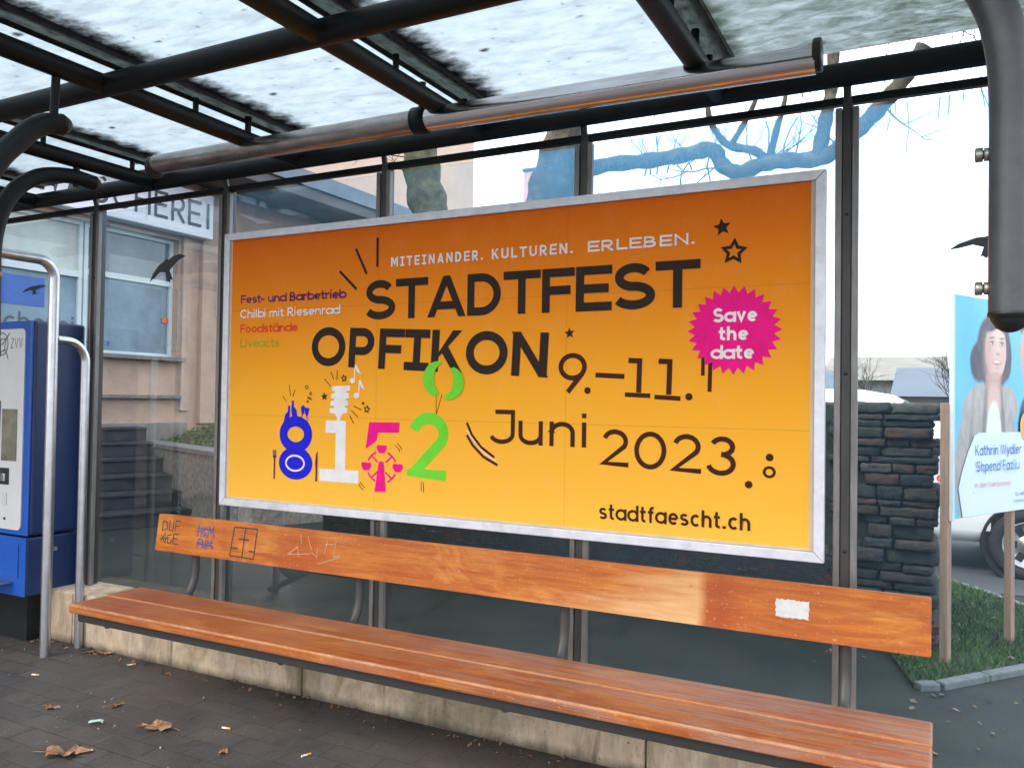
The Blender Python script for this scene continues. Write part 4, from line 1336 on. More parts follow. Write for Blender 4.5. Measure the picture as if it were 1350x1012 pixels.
# the 8: two blue rings, a plate in the lower one, bottles and glasses on top
pr = P()
pr.stroke(arc(.484, 1.165, .076, .062, 0, 360, 36), .050, True)
pr.disc(.486, 1.028, .104, .078)
for (bx, bz, tx, tz, wd) in ((.418, 1.205, .440, 1.300, .030), (.480, 1.225, .463, 1.325, .034)):
    pr.fill([(bx - wd / 2, bz), (bx + wd / 2, bz), (bx + wd / 2 + (tx - bx) * .6, bz + (tz - bz) * .55), (tx + .006, bz + (tz - bz) * .72), (tx + .006, tz), (tx - .006, tz), (tx - .008, bz + (tz - bz) * .72), (bx - wd / 2 + (tx - bx) * .6, bz + (tz - bz) * .55)])
pr.fill([(.384, 1.16), (.40, 1.20), (.436, 1.27), (.445, 1.24), (.44, 1.2), (.41, 1.15)])
pr.fill([(.520, 1.262), (.512, 1.292), (.526, 1.306), (.538, 1.296), (.532, 1.262)]); pr.stroke([(.524, 1.265), (.512, 1.225)], .005)
pr.fill([(.538, 1.268), (.536, 1.294), (.566, 1.290), (.558, 1.258), (.548, 1.252)]); pr.stroke([(.550, 1.26), (.556, 1.215)], .005)
done(pr, "number_print", 'ink_blue')
pr = P(0.0022)
pr.stroke(arc(.484, 1.028, .056, .036, 0, 360, 32), .009, True); done(pr, "plate_print", 'ink_white')
pr = P()
pr.stroke([(.3545, 1.05), (.354, .946)], .010)
for d in (-.009, -.003, .003, .009): pr.stroke([(.3545 + d, 1.05), (.3535 + d, 1.086)], .0032)
pr.fill([(.343, 1.06), (.345, 1.048), (.364, 1.048), (.366, 1.06)])
pr.fill([(.609, .948), (.619, .948), (.620, 1.0), (.621, 1.092), (.611, 1.075), (.607, 1.03), (.610, 1.0)])
done(pr, "cutlery_print", 'ink_purple')
pr = P(); write(pr, "1", .645, .953, .283, .855, .205); done(pr, "number_print", 'ink_white')
# microphone in tilted slabs, musical notes
pr = P()
for k in range(4):
    zc = 1.385 - .034 * k
    xa, xb = .700 - .004 * k, .800 - .004 * k
    pr.fill([(xa, zc + .010), (xb, zc + .013), (xb + .003, zc - .010), (xa + .5 * (xb - xa), zc - .016), (xa - .002, zc - .012)])
pr.fill([(.716, 1.39), (.784, 1.39), (.775, 1.27), (.71, 1.27)])
pr.fill([(.712, 1.275), (.768, 1.275), (.752, 1.252), (.748, 1.235), (.732, 1.235), (.730, 1.252)])
pr.disc(.816, 1.421, .015, .012); pr.stroke([(.827, 1.422), (.832, 1.488)], .007); pr.fill([(.829, 1.49), (.836, 1.495), (.868, 1.447), (.842, 1.46)])
pr.disc(.840, 1.352, .016, .013); pr.stroke([(.853, 1.353), (.857, 1.42)], .007); pr.fill([(.854, 1.42), (.861, 1.428), (.889, 1.378), (.866, 1.392)])
done(pr, "microphone_print", 'ink_white')
# 5 with the big wheel
pr = P()
pr.fill([(.915, 1.234), (1.082, 1.236), (1.079, 1.190), (.965, 1.187), (.958, 1.152), (.925, 1.128), (.897, 1.112)])
pr.stroke(arc(.988, 1.034, .080, .070, 112, 158, 8), .009); pr.stroke(arc(.988, 1.034, .080, .070, 22, 68, 8), .009)
pr.stroke(arc(.988, 1.034, .080, .070, 202, 245, 8), .009); pr.stroke(arc(.988, 1.034, .080, .070, 295, 338, 8), .009)
for a in (45, 135, 225, 315):
    pr.stroke([(.988 + .03 * math.cos(R(a)), 1.034 + .03 * math.sin(R(a))), (.988 + .076 * math.cos(R(a)), 1.034 + .067 * math.sin(R(a)))], .008)
for cx, cz in ((.987, 1.116), (.903, 1.036), (1.076, 1.036)):
    pr.fill([(cx - .026, cz + .016), (cx + .026, cz + .016), (cx + .028, cz), (cx + .014, cz - .020), (cx - .014, cz - .020), (cx - .028, cz)])
pr.fill([(.970, 1.045), (.974, 1.056), (.982, 1.060), (.992, 1.060), (1.0, 1.054), (1.014, .926), (.952, .922)])
done(pr, "number_print", 'ink_magenta')
# 2 with the balloon
pr = P()
pr.stroke(arc(1.235, 1.192, .076, .066, 168, -38, 22) + [(1.160, 1.018)], .050)
pr.fill([(1.125, 1.030), (1.140, 1.036), (1.328, 1.036), (1.326, .990), (1.124, 1.004)])
done(pr, "number_print", 'ink_green')
pr = P(0.0042)
pr.fill(arc(1.277, 1.430, .073, .076, 76, 268, 20) + arc(1.306, 1.430, .048, .066, 246, 100, 16))
pr.fill(arc(1.336, 1.412, .074, .072, -112, 70, 20) + arc(1.308, 1.424, .050, .064, 52, -72, 16))
done(pr, "balloon_print", 'ink_green')
pr = P()
pr.stroke([(1.270, 1.365), (1.272, 1.277)], .0028); pr.stroke([(1.300, 1.362), (1.273, 1.277)], .0028); done(pr, 'balloon_string_print', 'ink_brown')
for q in ([(1.20, .983), (1.202, .94)], [(1.212, .98), (1.214, .935)]): pr.stroke(q, .003); done(pr, 'spark_print', 'ink_brown')
for q in ([(.437, 1.40), (.449, 1.347)], [(.476, 1.378), (.462, 1.345)], [(.398, 1.347), (.422, 1.322)], [(.690, 1.462), (.708, 1.426)], [(.727, 1.470), (.727, 1.425)], [(.653, 1.43), (.69, 1.395)],
          [(.825, 1.305), (.872, 1.288)], [(.812, 1.285), (.852, 1.255)], [(.805, 1.262), (.828, 1.225)]):
    pr.stroke(q, .0035); done(pr, 'spark_print', 'ink_brown')
for q in (arc(1.03, 1.09, .06, .05, 20, 60, 6), arc(1.04, 1.10, .06, .05, 20, 60, 6), arc(.93, .98, .06, .05, 200, 240, 6), arc(.92, .97, .06, .05, 200, 240, 6)):
    pr.stroke(q, .003); done(pr, 'spark_print', 'ink_brown')
for cx, cz, rr in ((.548, 1.39, .008), (.572, 1.36, .006), (.56, 1.34, .005), (.572, 1.335, .004), (.555, 1.322, .004)):
    pr.stroke(arc(cx, cz, rr, rr, 0, 360, 12), .003, True); done(pr, 'bubble_print', 'ink_brown')
for q in ((.655, 1.347, .020, 5), (.768, 1.432, .015, 10, .5, .004), (.880, 1.318, .010, 0), (.902, 1.292, .016, -10, .5, .004)):
    star(pr, *q); done(pr, 'star_print', 'ink_brown')

# ------------------------------------------------------------------ steel railing at the left end
rail = thing("steel_railing", "tall brushed steel tube railing with a lower side hoop beside the blue machine", "railing", (-0.84, -0.34, 0))
RO = Vector((-0.84, -0.34, 0))
pth = [(-.84, -.335, -.02), (-.84, -.335, 1.90)] + [(-.84, -.335 - .09 + .09 * math.cos(R(a)), 1.93 + .09 * math.sin(R(a))) for a in range(0, 91, 10)] + [(-.84, -1.1, 2.02)] + \
      [(-.84, -1.1 - .09 * math.sin(R(a)), 1.93 + .09 * math.cos(R(a))) for a in range(10, 91, 10)] + [(-.84, -1.19, -.02)]
part(MB().tube(pth, 0.0255, 20), "main_tube", MAT['stainless'], rail, RO)
pth = [(-.84, -.315, 1.62), (-.84, -.26, 1.618)] + [(-.84, -.26 + .11 * math.sin(R(a)), 1.51 + .108 * math.cos(R(a))) for a in range(10, 91, 10)] + [(-.84, -.15, 1.3), (-.84, -.15, -.02)]
part(MB().tube(pth, 0.0225, 20), "side_hoop", MAT['stainless'], rail, RO)

# ------------------------------------------------------------------ ticket machine
tm = thing("ticket_machine", "blue ticket machine with a light grey front panel beside the steel railing", "ticket machine", (-1.52, -0.1, 0))
TO = Vector((-1.52, -0.1, 0))
XR, XL, YF, YB = -1.115, -1.96, -0.27, 0.045
body = part(MB().box(XL, XR, YF + .014, YB, 0.575, 1.735), "body", MAT['blue_dark'], tm, TO, 0.018, 3)
part(MB().box(XL + .01, XR - .01, YF + .008, YB - .005, 0.25, 0.568), "lower_cabinet", MAT['blue_dark'], tm, TO, 0.012, 3)
part(MB().box(XL + .05, XR - .06, YF + .05, YB - .06, 0.004, 0.248), "base", MAT['steel_dark'], tm, TO)
part(MB().box(XL + .002, XR - .002, YF, YF + .0135, 0.577, 1.733), "front_frame", MAT['blue'], tm, TO, 0.006)
part(MB().box(XL + .012, XR - .012, YF + .002, YF + .0078, 0.252, 0.566), "lower_front", MAT['blue'], tm, TO, 0.002)
# front panel with rounded corners
cr = []
a0x, a1x, a0z, a1z = XL + .05, XR - .05, 0.605, 1.69
for cx, cz, aa in ((a1x - .03, a1z - .03, 0), (a0x + .03, a1z - .03, 90), (a0x + .03, a0z + .03, 180), (a1x - .03, a0z + .03, 270)):
    cr += arc(cx, cz, .03, .03, aa, aa + 90, 5)
vs = [(a, YF - .006, b) for a, b in cr] + [(a, YF - .0002, b) for a, b in cr]
n = len(cr)
mb = MB().add(vs, [tuple(range(n)), tuple(range(n, 2 * n))[::-1]] + [((i + 1) % n, i, i + n, (i + 1) % n + n) for i in range(n)])
fp = part(mb, "front_panel", MAT['panel'], tm, TO)


def tpart(x0, x1, z0, z1, d, name, m, par):
    return part(MB().box(x0, x1, YF - .006 - d, YF - .0062, z0, z1), name, MAT[m], par, TO, min(0.004, d / 3))


tpart(-1.80, -1.46, 1.14, 1.42, .006, "touch_screen", 'screen', fp)
tpart(-1.385, -1.365, .97, 1.30, .004, "slot_edge", 'rubber', fp)
tpart(-1.345, -1.215, .975, 1.255, .005, "display", 'display', fp)
tpart(-1.355, -1.275, .845, .935, .004, "card_reader", 'rubber', fp)
tpart(-1.332, -1.298, .862, .905, .014, "card_slot", 'stainless', fp)
tpart(-1.33, -1.29, .735, .80, .003, "coin_slot", 'bar_grey', fp)
tpart(-1.31, -1.297, .655, .668, .006, "keyhole", 'rubber', fp)
pr = Print((0, YF - .0064, 0), (1, 0, 0), (0, 0, 1), (0, -1, 0), .0006)
write(pr, "ZVV", -1.290, 1.585, .055, -1.185, .07, 0, .16)
pr.stroke(arc(-1.365, 1.61, .05, .06, -150, 150, 20), .005)
pr.stroke([(-1.40, 1.63), (-1.33, 1.64), (-1.30, 1.67)], .005); pr.stroke([(-1.385, 1.56), (-1.34, 1.58), (-1.31, 1.53)], .005); pr.stroke([(-1.41, 1.60), (-1.36, 1.61), (-1.33, 1.64), (-1.35, 1.57)], .005)
pr.mb.v = [p - TO for p in pr.mb.v]
pr.build("logo", MAT['sign_text'], fp)
lc = part(MB().box(XL + .06, XR - .07, YF - .004, YF + .0018, .35, .53), "lower_door", MAT['blue'], tm, TO, 0.006)
part(MB().box(XL + .08, XR - .12, YF - .14, YF + .007, .318, .330).box(XL + .08, XR - .12, YF - .142, YF - .1405, .318, .345), "tray", MAT['stainless'], tm, TO)
part(MB().box(XR - .0099, XR + .006, -0.12, -0.10, .48, .50), "lock", MAT['stainless'], tm, TO)

# ------------------------------------------------------------------ laundry building on the left
FX = -5.5
lb = thing("laundry_building", "pinkish rendered building with a shop window and grey canopy behind the glass wall", "building", (FX - 3, 3, 0))
LBO = Vector((FX - 3, 3, 0))
mb = MB()
WY0, WY1, WZ0, WZ1 = -4.2, 4.42, 1.82, 3.34
mb.box(FX - 7, FX, -6, WY0, 0, 4.1)
mb.box(FX - 7, FX, WY1, 11.96, 0, 4.1)
mb.box(FX - 7, FX, WY0, WY1, 0.95, WZ0 - .05)
mb.box(FX - 7, FX, WY0, WY1, WZ1, 4.1)
mb.box(FX - 7, FX - .28, WY0, WY1, WZ0 - .05, WZ1)
part(mb, "wall", MAT['stucco'], lb, LBO)
part(MB().box(FX - 7, FX + .0, -6, 11.96, 4.103, 9.2), "upper_wall", MAT['stucco_peach'], lb, LBO)
part(MB().box(FX - 6.9, FX + .03, WY0, 4.60, -.02, 1.0), "base_course", MAT['plinth_grey'], lb, LBO, .01)
part(MB().box(FX - 7.3, FX + .4, -6.3, 12.2, 9.203, 9.45), "roof", MAT['canopy'], lb, LBO)
part(MB().box(FX + .002, FX + .07, 4.76, 5.16, .98, 4.09), "pilaster", MAT['stucco'], lb, LBO, .006)
part(MB().box(FX + .002, FX + .05, 4.46, 4.60, 1.15, 4.09), "pilaster", MAT['stucco'], lb, LBO, .006)
part(MB().box(FX + .002, FX + .12, WY0, 4.47, 1.775, 1.825), "window_sill", MAT['coping'], lb, LBO, .006)
part(MB().box(FX + .002, FX + .09, WY0, 4.45, 1.30, 1.345), "ledge", MAT['coping'], lb, LBO, .006)
cn = part(MB().box(FX + .002, -4.62, 0.9, 9.6, 4.12, 4.46), "canopy", MAT['canopy'], lb, LBO, .01)
part(MB().box(-4.618, -4.58, 0.9, 9.6, 4.28, 4.50), "fascia", MAT['canopy_edge'], cn, LBO, .005)
part(MB().box(FX + .002, FX + .06, 5.3, 11.9, 3.3, 3.5), "ledge", MAT['stucco'], lb, LBO, .005)
# windows: right window with transom, left window
def shop_window(y0, y1, zt, lower, upper):
    mb = MB()
    t = .05
    X0, X1 = FX - .16, FX - .09
    mb.box(X0, X1, y0, y0 + t, WZ0, WZ1); mb.box(X0, X1, y1 - t, y1, WZ0, WZ1)
    mb.box(X0, X1, y0 + t, y1 - t, WZ0, WZ0 + t); mb.box(X0, X1, y0 + t, y1 - t, WZ1 - t, WZ1); mb.box(X0, X1 + .01, y0 + t, y1 - t, zt - .035, zt + .035)
    f = part(mb, "window", MAT['win_frame'], lb, LBO, .004)
    part(MB().box(FX - .14, FX - .125, y0 + t, y1 - t, WZ0 + t, zt - .035), "pane", MAT[lower], f, LBO)
    part(MB().box(FX - .14, FX - .125, y0 + t, y1 - t, zt + .035, WZ1 - t), "pane", MAT[upper], f, LBO)
    return f


wr_ = shop_window(3.17, 4.42, 2.77, 'pane_frost', 'pane_dark')
wl_ = shop_window(0.6, 3.15, 2.72, 'pane_frost', 'pane_cream')
shop_window(-4.2, 0.58, 2.72, 'pane_frost', 'pane_cream')
part(MB().box(FX - .124, FX - .118, 0.9, 2.72, 2.30, 2.62), "window_poster", MAT['blue'], wl_, LBO)
pr = Print((FX - .124, 0, 0), (0, 1, 0), (0, 0, 1), (1, 0, 0), .001)
write(pr, "Wäscherei", 1.70, 2.03, .20, 3.08, .14)
pr.mb.v = [p - LBO for p in pr.mb.v]; pr.build("window_lettering", MAT['sign_text'], wl_)
pr = Print((FX - .124, 0, 0), (0, 1, 0), (0, 0, 1), (1, 0, 0), .001)
write(pr, "Service", 3.20, 1.93, .075, 3.55, .15)
pr.mb.v = [p - LBO for p in pr.mb.v]; pr.build("window_lettering", MAT['print_navy'], wr_)
mb = MB().box(FX + .002, FX + .14, 5.00, 5.40, 2.42, 3.12)
wb = mb.build("meter_box", MAT['win_frame'], None, .008)
tag(wb, "pale meter box fixed to the pinkish wall beside the pilaster", "meter box")
sg = thing("shop_sign", "white lightbox shop sign reading WÄSCHEREI in grey capitals", "sign", (-5.3, 3.3, 3.4))
SGO = Vector((-5.3, 3.3, 3.4))
part(MB().box(FX + .004, -5.30, 2.30, 4.80, 3.40, 3.98), "sign_box", MAT['sign_face'], sg, SGO, .012)
pr = Print((-5.30, 0, 0), (0, 1, 0), (0, 0, 1), (1, 0, 0), .002, .0004)
write(pr, "W", 2.36, 3.525, .33, 2.68, .12); write(pr, "ASCHER", 2.72, 3.525, .33, 4.34, .12, 0, .16)
for a in (0,):
    pr.stroke([(4.40, 3.525), (4.40, 3.855)], .04); pr.stroke([(4.42, 3.835), (4.59, 3.835)], .04); pr.stroke([(4.42, 3.69), (4.57, 3.69)], .04); pr.stroke([(4.42, 3.545), (4.59, 3.545)], .04)
    pr.stroke([(4.70, 3.525), (4.70, 3.855)], .04)
pr.stroke([(2.80, 3.91), (2.84, 3.91)], .035); pr.stroke([(2.90, 3.91), (2.94, 3.91)], .035)
pr.mb.v = [p - SGO for p in pr.mb.v]; pr.build("sign_lettering", MAT['sign_text'], sg)
mb = MB().box(FX - .115, FX - .10, 4.28, 4.40, 2.27, 2.33)
rs = mb.build("red_reflection_patch", MAT['reflection_red'], None, .002)  # solid patch standing in for a red lamp's reflection in the window
tag(rs, "painted reflection of a red lamp at the edge of the frosted shop window", "sign")

# ------------------------------------------------------------------ steps, retaining wall, planting
d_ = Vector((-.93, .37, 0)); s_ = Vector((.37, .93, 0)); b_ = Vector((-3.85, 2.95, 0))
FM = Matrix((d_, s_, Vector((0, 0, 1)))).transposed().to_4x4()
FM.translation = b_
mb = MB()
for k in range(1, 7):
    mb.box(.30 * (k - 1), .30 * (k - 1) + .34 if k < 6 else 2.4, -2.2, .235, .16 * (k - 1) + .002, .16 * k - .03)
    mb.box(.30 * (k - 1) - .025, .30 * (k - 1) + .32 if k < 6 else 2.4, -2.2, .235, .16 * k - .03, .16 * k)
st = mb.build("stone_steps", MAT['step'], None, .006)
st.matrix_world = FM
tag(st, "dark stone steps climbing to the laundry entrance", "steps")
rw = thing("retaining_wall", "low rough concrete retaining wall with stone coping beside the steps", "retaining wall")
rw.matrix_world = FM
MB().box(-.66, 2.2, .24, .46, -.02, .735).box(-.66, -.44, .462, 2.2, -.02, .735).build("wall", MAT['ret_wall'], rw, .01)
MB().box(-.69, 2.2, .215, .485, .737, .79).box(-.69, -.41, .487, 2.2, .737, .79).build("coping", MAT['coping'], rw, .008)
mb = MB()
for i in range(24):
    for j in range(24):
        pass
MBs = MB()
gx, gy = 20, 14
def hz(a, b): return .72 + .20 * min(1, max(0, (b - .46) / .7)) + .03 * math.sin(a * 9) * math.cos(b * 8)
vs = []
for i in range(gx + 1):
    for j in range(gy + 1):
        a = -.43 + 2.6 * i / gx; b = .47 + 1.7 * j / gy
        vs.append((a, b, hz(a, b)))
fs = [(i * (gy + 1) + j, (i + 1) * (gy + 1) + j, (i + 1) * (gy + 1) + j + 1, i * (gy + 1) + j + 1) for i in range(gx) for j in range(gy)]
MBs.add(vs, fs, True)
so = MBs.build("planting_bed", MAT['soil'])
so.matrix_world = FM
tag(so, kind="structure")
mb = MB()
for i in range(3800):
    a = rnd.uniform(-.42, 2.1); b = rnd.uniform(.46, 2.0)
    z = hz(a, b) + rnd.uniform(.0, .05)
    q = Euler((rnd.uniform(-.9, .9), rnd.uniform(-.9, .9), rnd.uniform(0, 6.28))).to_matrix()
    sz = rnd.uniform(.012, .028)
    mb.add([Vector((a, b, z)) + q @ Vector(p) for p in ((0, -sz, 0), (sz * .6, 0, .004), (0, sz, 0), (-sz * .6, 0, .004))], [(0, 1, 2, 3)])
gc = mb.build("ground_cover", MAT['leaf_green'])
gc.matrix_world = FM
tag(gc, kind="stuff", label="low green ground cover above the retaining wall", cat="ground cover")

# ------------------------------------------------------------------ stone wall on the right, behind the glass
def stone(mb, x0, x1, y0, y1, z0, z1, jit):
    # a boulder-like brick: subdivided box pushed towards a rounded form with noise
    nx, nz, ny = 9, 5, 3
    cx, cy, cz = (x0 + x1) / 2, (y0 + y1) / 2, (z0 + z1) / 2
    hx, hy, hz_ = (x1 - x0) / 2, (y1 - y0) / 2, (z1 - z0) / 2
    idx, vs, fs = {}, [], []

    def vid(a, b, c):
        if (a, b, c) not in idx:
            u, v, t = 2 * a / nx - 1, 2 * b / ny - 1, 2 * c / nz - 1
            r = (abs(u) ** 18 + abs(v) ** 18 + abs(t) ** 18) ** (1 / 18)
            k = 1 / max(r, 1e-6) * max(abs(u), abs(v), abs(t))
            p = Vector((cx + hx * u * k, cy + hy * v * k, cz + hz_ * t * k))
            p += Vector((rnd.uniform(-jit, jit), rnd.uniform(-jit, jit), rnd.uniform(-jit, jit) * .6))
            idx[(a, b, c)] = len(vs); vs.append(p)
        return idx[(a, b, c)]
    for a in range(nx):
        for c in range(nz):
            fs.append((vid(a, 0, c), vid(a + 1, 0, c), vid(a + 1, 0, c + 1), vid(a, 0, c + 1)))
            fs.append((vid(a + 1, ny, c), vid(a, ny, c), vid(a, ny, c + 1), vid(a + 1, ny, c + 1)))
    for b in range(ny):
        for c in range(nz):
            fs.append((vid(0, b + 1, c), vid(0, b, c), vid(0, b, c + 1), vid(0, b + 1, c + 1)))
            fs.append((vid(nx, b, c), vid(nx, b + 1, c), vid(nx, b + 1, c + 1), vid(nx, b, c + 1)))
    for a in range(nx):
        for b in range(ny):
            fs.append((vid(a, b, nz), vid(a + 1, b, nz), vid(a + 1, b + 1, nz), vid(a, b + 1, nz)))
            fs.append((vid(a, b + 1, 0), vid(a + 1, b + 1, 0), vid(a + 1, b, 0), vid(a, b, 0)))
    mb.add(vs, fs, True)


mb = MB()
z = -0.03
row = 0
while z < 1.36:
    hgt = rnd.choice((.036, .045, .055, .065, .080))
    if z + hgt > 1.37: hgt = max(.05, 1.375 - z)
    x = -1.0
    xe = 3.205 + rnd.uniform(-.018, .02)
    x += rnd.uniform(-.1, .1)
    while x < xe - .02:
        wd = rnd.uniform(.09, .30)
        x2 = x + wd
        if x2 > xe - .1: x2 = xe
        yy = (2.0 if x2 > 2.86 else 2.06) + rnd.uniform(-.02, .02)
        stone(mb, x, x2 - .004, yy, 2.42 if x2 > 2.86 else 2.38, z, z + hgt - .0035, .006)
        x = x2
    z += hgt
    row += 1
mb.box(-1.05, 3.17, 2.045, 2.36, -.02, 1.345)
sw = mb.build("stone_wall", MAT['stones'])
tag(sw, "dark rough coursed stone wall ending beside the grass, seen through the glass", "stone wall")

# ------------------------------------------------------------------ grass island with kerbs
island = [(3.10, 1.40), (3.19, 1.46), (3.39, 1.72), (3.60, 1.99), (3.85, 2.32), (4.02, 2.55), (4.07, 2.68), (4.02, 2.86), (3.72, 3.42), (3.47, 3.83), (3.25, 4.12), (3.0, 4.2), (2.6, 4.2), (2.4, 2.5), (3.0, 2.44), (2.95, 1.98)]
mb = MB()
mb.prism(island, .022)
gr_bed = mb.build("grass_bed", MAT['soil'])
tag(gr_bed, kind="structure")


def inside(p, poly):
    c = False
    n = len(poly)
    for i in range(n):
        a, b = poly[i], poly[(i + 1) % n]
        if (a[1] > p[1]) != (b[1] > p[1]) and p[0] < (b[0] - a[0]) * (p[1] - a[1]) / (b[1] - a[1]) + a[0]:
            c = not c
    return c


mb = MB()
cnt = 0
while cnt < 9000:
    x, y = rnd.uniform(2.5, 4.07), rnd.uniform(1.42, 4.18)
    if not inside((x, y), island): continue
    cnt += 1
    hgt = rnd.uniform(.018, .055)
    a = rnd.uniform(0, 6.28); wv = rnd.uniform(.002, .004)
    dx, dy = math.cos(a), math.sin(a)
    lx, ly = rnd.uniform(-.03, .03), rnd.uniform(-.03, .03)
    mb.add([(x - dx * wv, y - dy * wv, .021), (x + dx * wv, y + dy * wv, .021), (x + dx * wv * .7 + lx * .5, y + dy * wv * .7 + ly * .5, .021 + hgt * .7), (x + lx, y + ly, .021 + hgt)], [(0, 1, 2, 3)])
tag(mb.build("grass", MAT['grass']), "short green grass on the kerbed island", "grass", None, "stuff")
for nm, line in (("kerb", island[0:8]), ("kerb", island[7:13])):
    mb = MB()
    for i in range(len(line) - 1):
        a, b = Vector((*line[i], 0)), Vector((*line[i + 1], 0))
        dd = (b - a); L = dd.length; dd.normalize(); nn = Vector((dd.y, -dd.x, 0))
        q = Matrix((dd, nn, Vector((0, 0, 1)))).transposed().to_4x4(); q.translation = a
        mb.box(0.003, L - .003, 0.0, .06, -.03, .034, q)
    tag(mb.build("kerb", MAT['kerb'], None, .008), kind="structure")

# ------------------------------------------------------------------ election placard on two stakes
ep = thing("election_placard", "blue election placard with two portraits on wooden stakes in the grass", "placard", (3.25, 1.80, 0), math.atan2(.886, .464))
# local frame: x along the board, y away behind, z up ; face looks to local -y
face_y = -.022
bd = MB().box(0.015, 0.91, -.022, -.012, .765, 1.925).build("board", MAT['portrait'], ep)
MB().box(-.005, .012, -.03, -.008, .755, 1.93).build("board_edge", MAT['win_frame'], ep, .002)
for x in (0.0, .70):
    MB().box(x - .022, x + .022, -.010, .030, -.05, 1.36 if x == 0 else 1.88).build("stake", MAT['stake'], ep, .003)
mbx = MB().box(-.027, -.0225, -.014, .028, .02, 1.93)


def EP(lift):
    return Print((0, face_y, 0), (1, 0, 0), (0, 0, 1), (0, -1, 0), lift, .0003)


def epart(pr, name, m):
    return pr.build(name, MAT[m], bd)


pr = EP(.0050)
pr.fill([(.10, .768), (.055, .92), (.09, 1.0), (.15, 1.10), (.22, 1.19), (.27, 1.205), (.60, 1.205), (.74, 1.205), (.905, 1.205), (.905, .768)]); epart(pr, "white_field", 'print_white')
pr = EP(.0056)
FL = lambda: epart(pr, "name_lettering", 'print_text')
write(pr, "Kathrin Wydler", .23, 1.085, .055, .74, .12, 0, .16, FL); FL(); write(pr, "Shpend Fazliu", .23, 1.0, .055, .70, .12, 0, .16, FL); epart(pr, "name_lettering", 'print_text')
pr = EP(.0056)
write(pr, "in den Kantonsrat", .225, .915, .028, .62, .13, 0, .16, lambda: epart(pr, "small_lettering", 'print_salmon')); epart(pr, "small_lettering", 'print_salmon')
pr = EP(.0056)
write(pr, "Du wählst", .685, .85, .020, .86, .14, 0, .16, lambda: epart(pr, "small_lettering", 'print_text')); epart(pr, "small_lettering", 'print_text'); write(pr, "Kantonsrat", .66, .815, .016, .86, .14); epart(pr, "small_lettering", 'print_text')
pr = EP(.0060)
pr.disc(.815, 1.235, .075, .085); epart(pr, "badge_print", 'print_orange')

# ------------------------------------------------------------------ white car
car = thing("parked_car", "white parked car with a black wing mirror behind the stone wall", "car", (2.5, 5.40, 0))
CO = Vector((2.5, 5.40, 0))
# side profile x -> (z_bottom, z_belt, z_roof); y half widths
st_ = [(0.42, .42, .62, .72, .60), (0.50, .30, .80, .95, .74), (0.62, .27, .88, 1.25, .80), (0.85, .26, .92, 1.42, .83), (1.3, .26, .93, 1.475, .84), (2.0, .26, .93, 1.49, .84), (2.6, .26, .92, 1.485, .84),
       (2.85, .26, .92, 1.44, .84), (3.15, .26, .915, 1.27, .84), (3.45, .26, .91, 1.02, .84), (3.62, .26, .90, .925, .835), (4.1, .26, .86, .87, .82), (4.4, .27, .76, .78, .77), (4.53, .32, .62, .65, .66), (4.56, .42, .55, .57, .58)]
vs, fs = [], []
ns = None
for (x, zb, zl, zr, hw) in st_:
    tw = hw * (.80 if zr - zl > .2 else .93)
    ring = [(hw * .93, zb), (hw, zb + .10), (hw * 1.0, zl - .06), (hw * .975, zl), (tw + (hw * .975 - tw) * .12, zl + (zr - zl) * .86), (tw * .90, zl + (zr - zl) * .97), (tw * .5, zr)]
    ring = [(5.40 - a, b) for a, b in ring] + [(5.40 + a, b) for a, b in reversed(ring)]
    ns = len(ring)
    vs += [(x, a, b) for a, b in ring]
for i in range(len(st_) - 1):
    for k in range(ns):
        fs.append((i * ns + k, (i + 1) * ns + k, (i + 1) * ns + (k + 1) % ns, i * ns + (k + 1) % ns))
fs.append(tuple(range(ns))); fs.append(tuple(range((len(st_) - 1) * ns, len(st_) * ns))[::-1])
mb = MB().add(vs, fs, True)
bmx = mb
cb = part(mb, "body", MAT['car_white'], car, CO)
bm = bmesh.new(); bm.from_mesh(cb.data); bmesh.ops.recalc_face_normals(bm, faces=bm.faces); bm.to_mesh(cb.data); bm.free()


def interp(x):
    for i in range(len(st_) - 1):
        a, b = st_[i], st_[i + 1]
        if a[0] <= x <= b[0]:
            t = (x - a[0]) / (b[0] - a[0])
            return [a[k] + (b[k] - a[k]) * t for k in range(5)]
    return st_[-1]


def side_y(x, f, sgn, out=.006):
    _, zb, zl, zr, hw = interp(x)
    tw = hw * (.80 if zr - zl > .2 else .93)
    t = f / .86
    return 5.40 + sgn * (hw * .975 + (tw + (hw * .975 - tw) * .12 - hw * .975) * t + out), zl + (zr - zl) * f


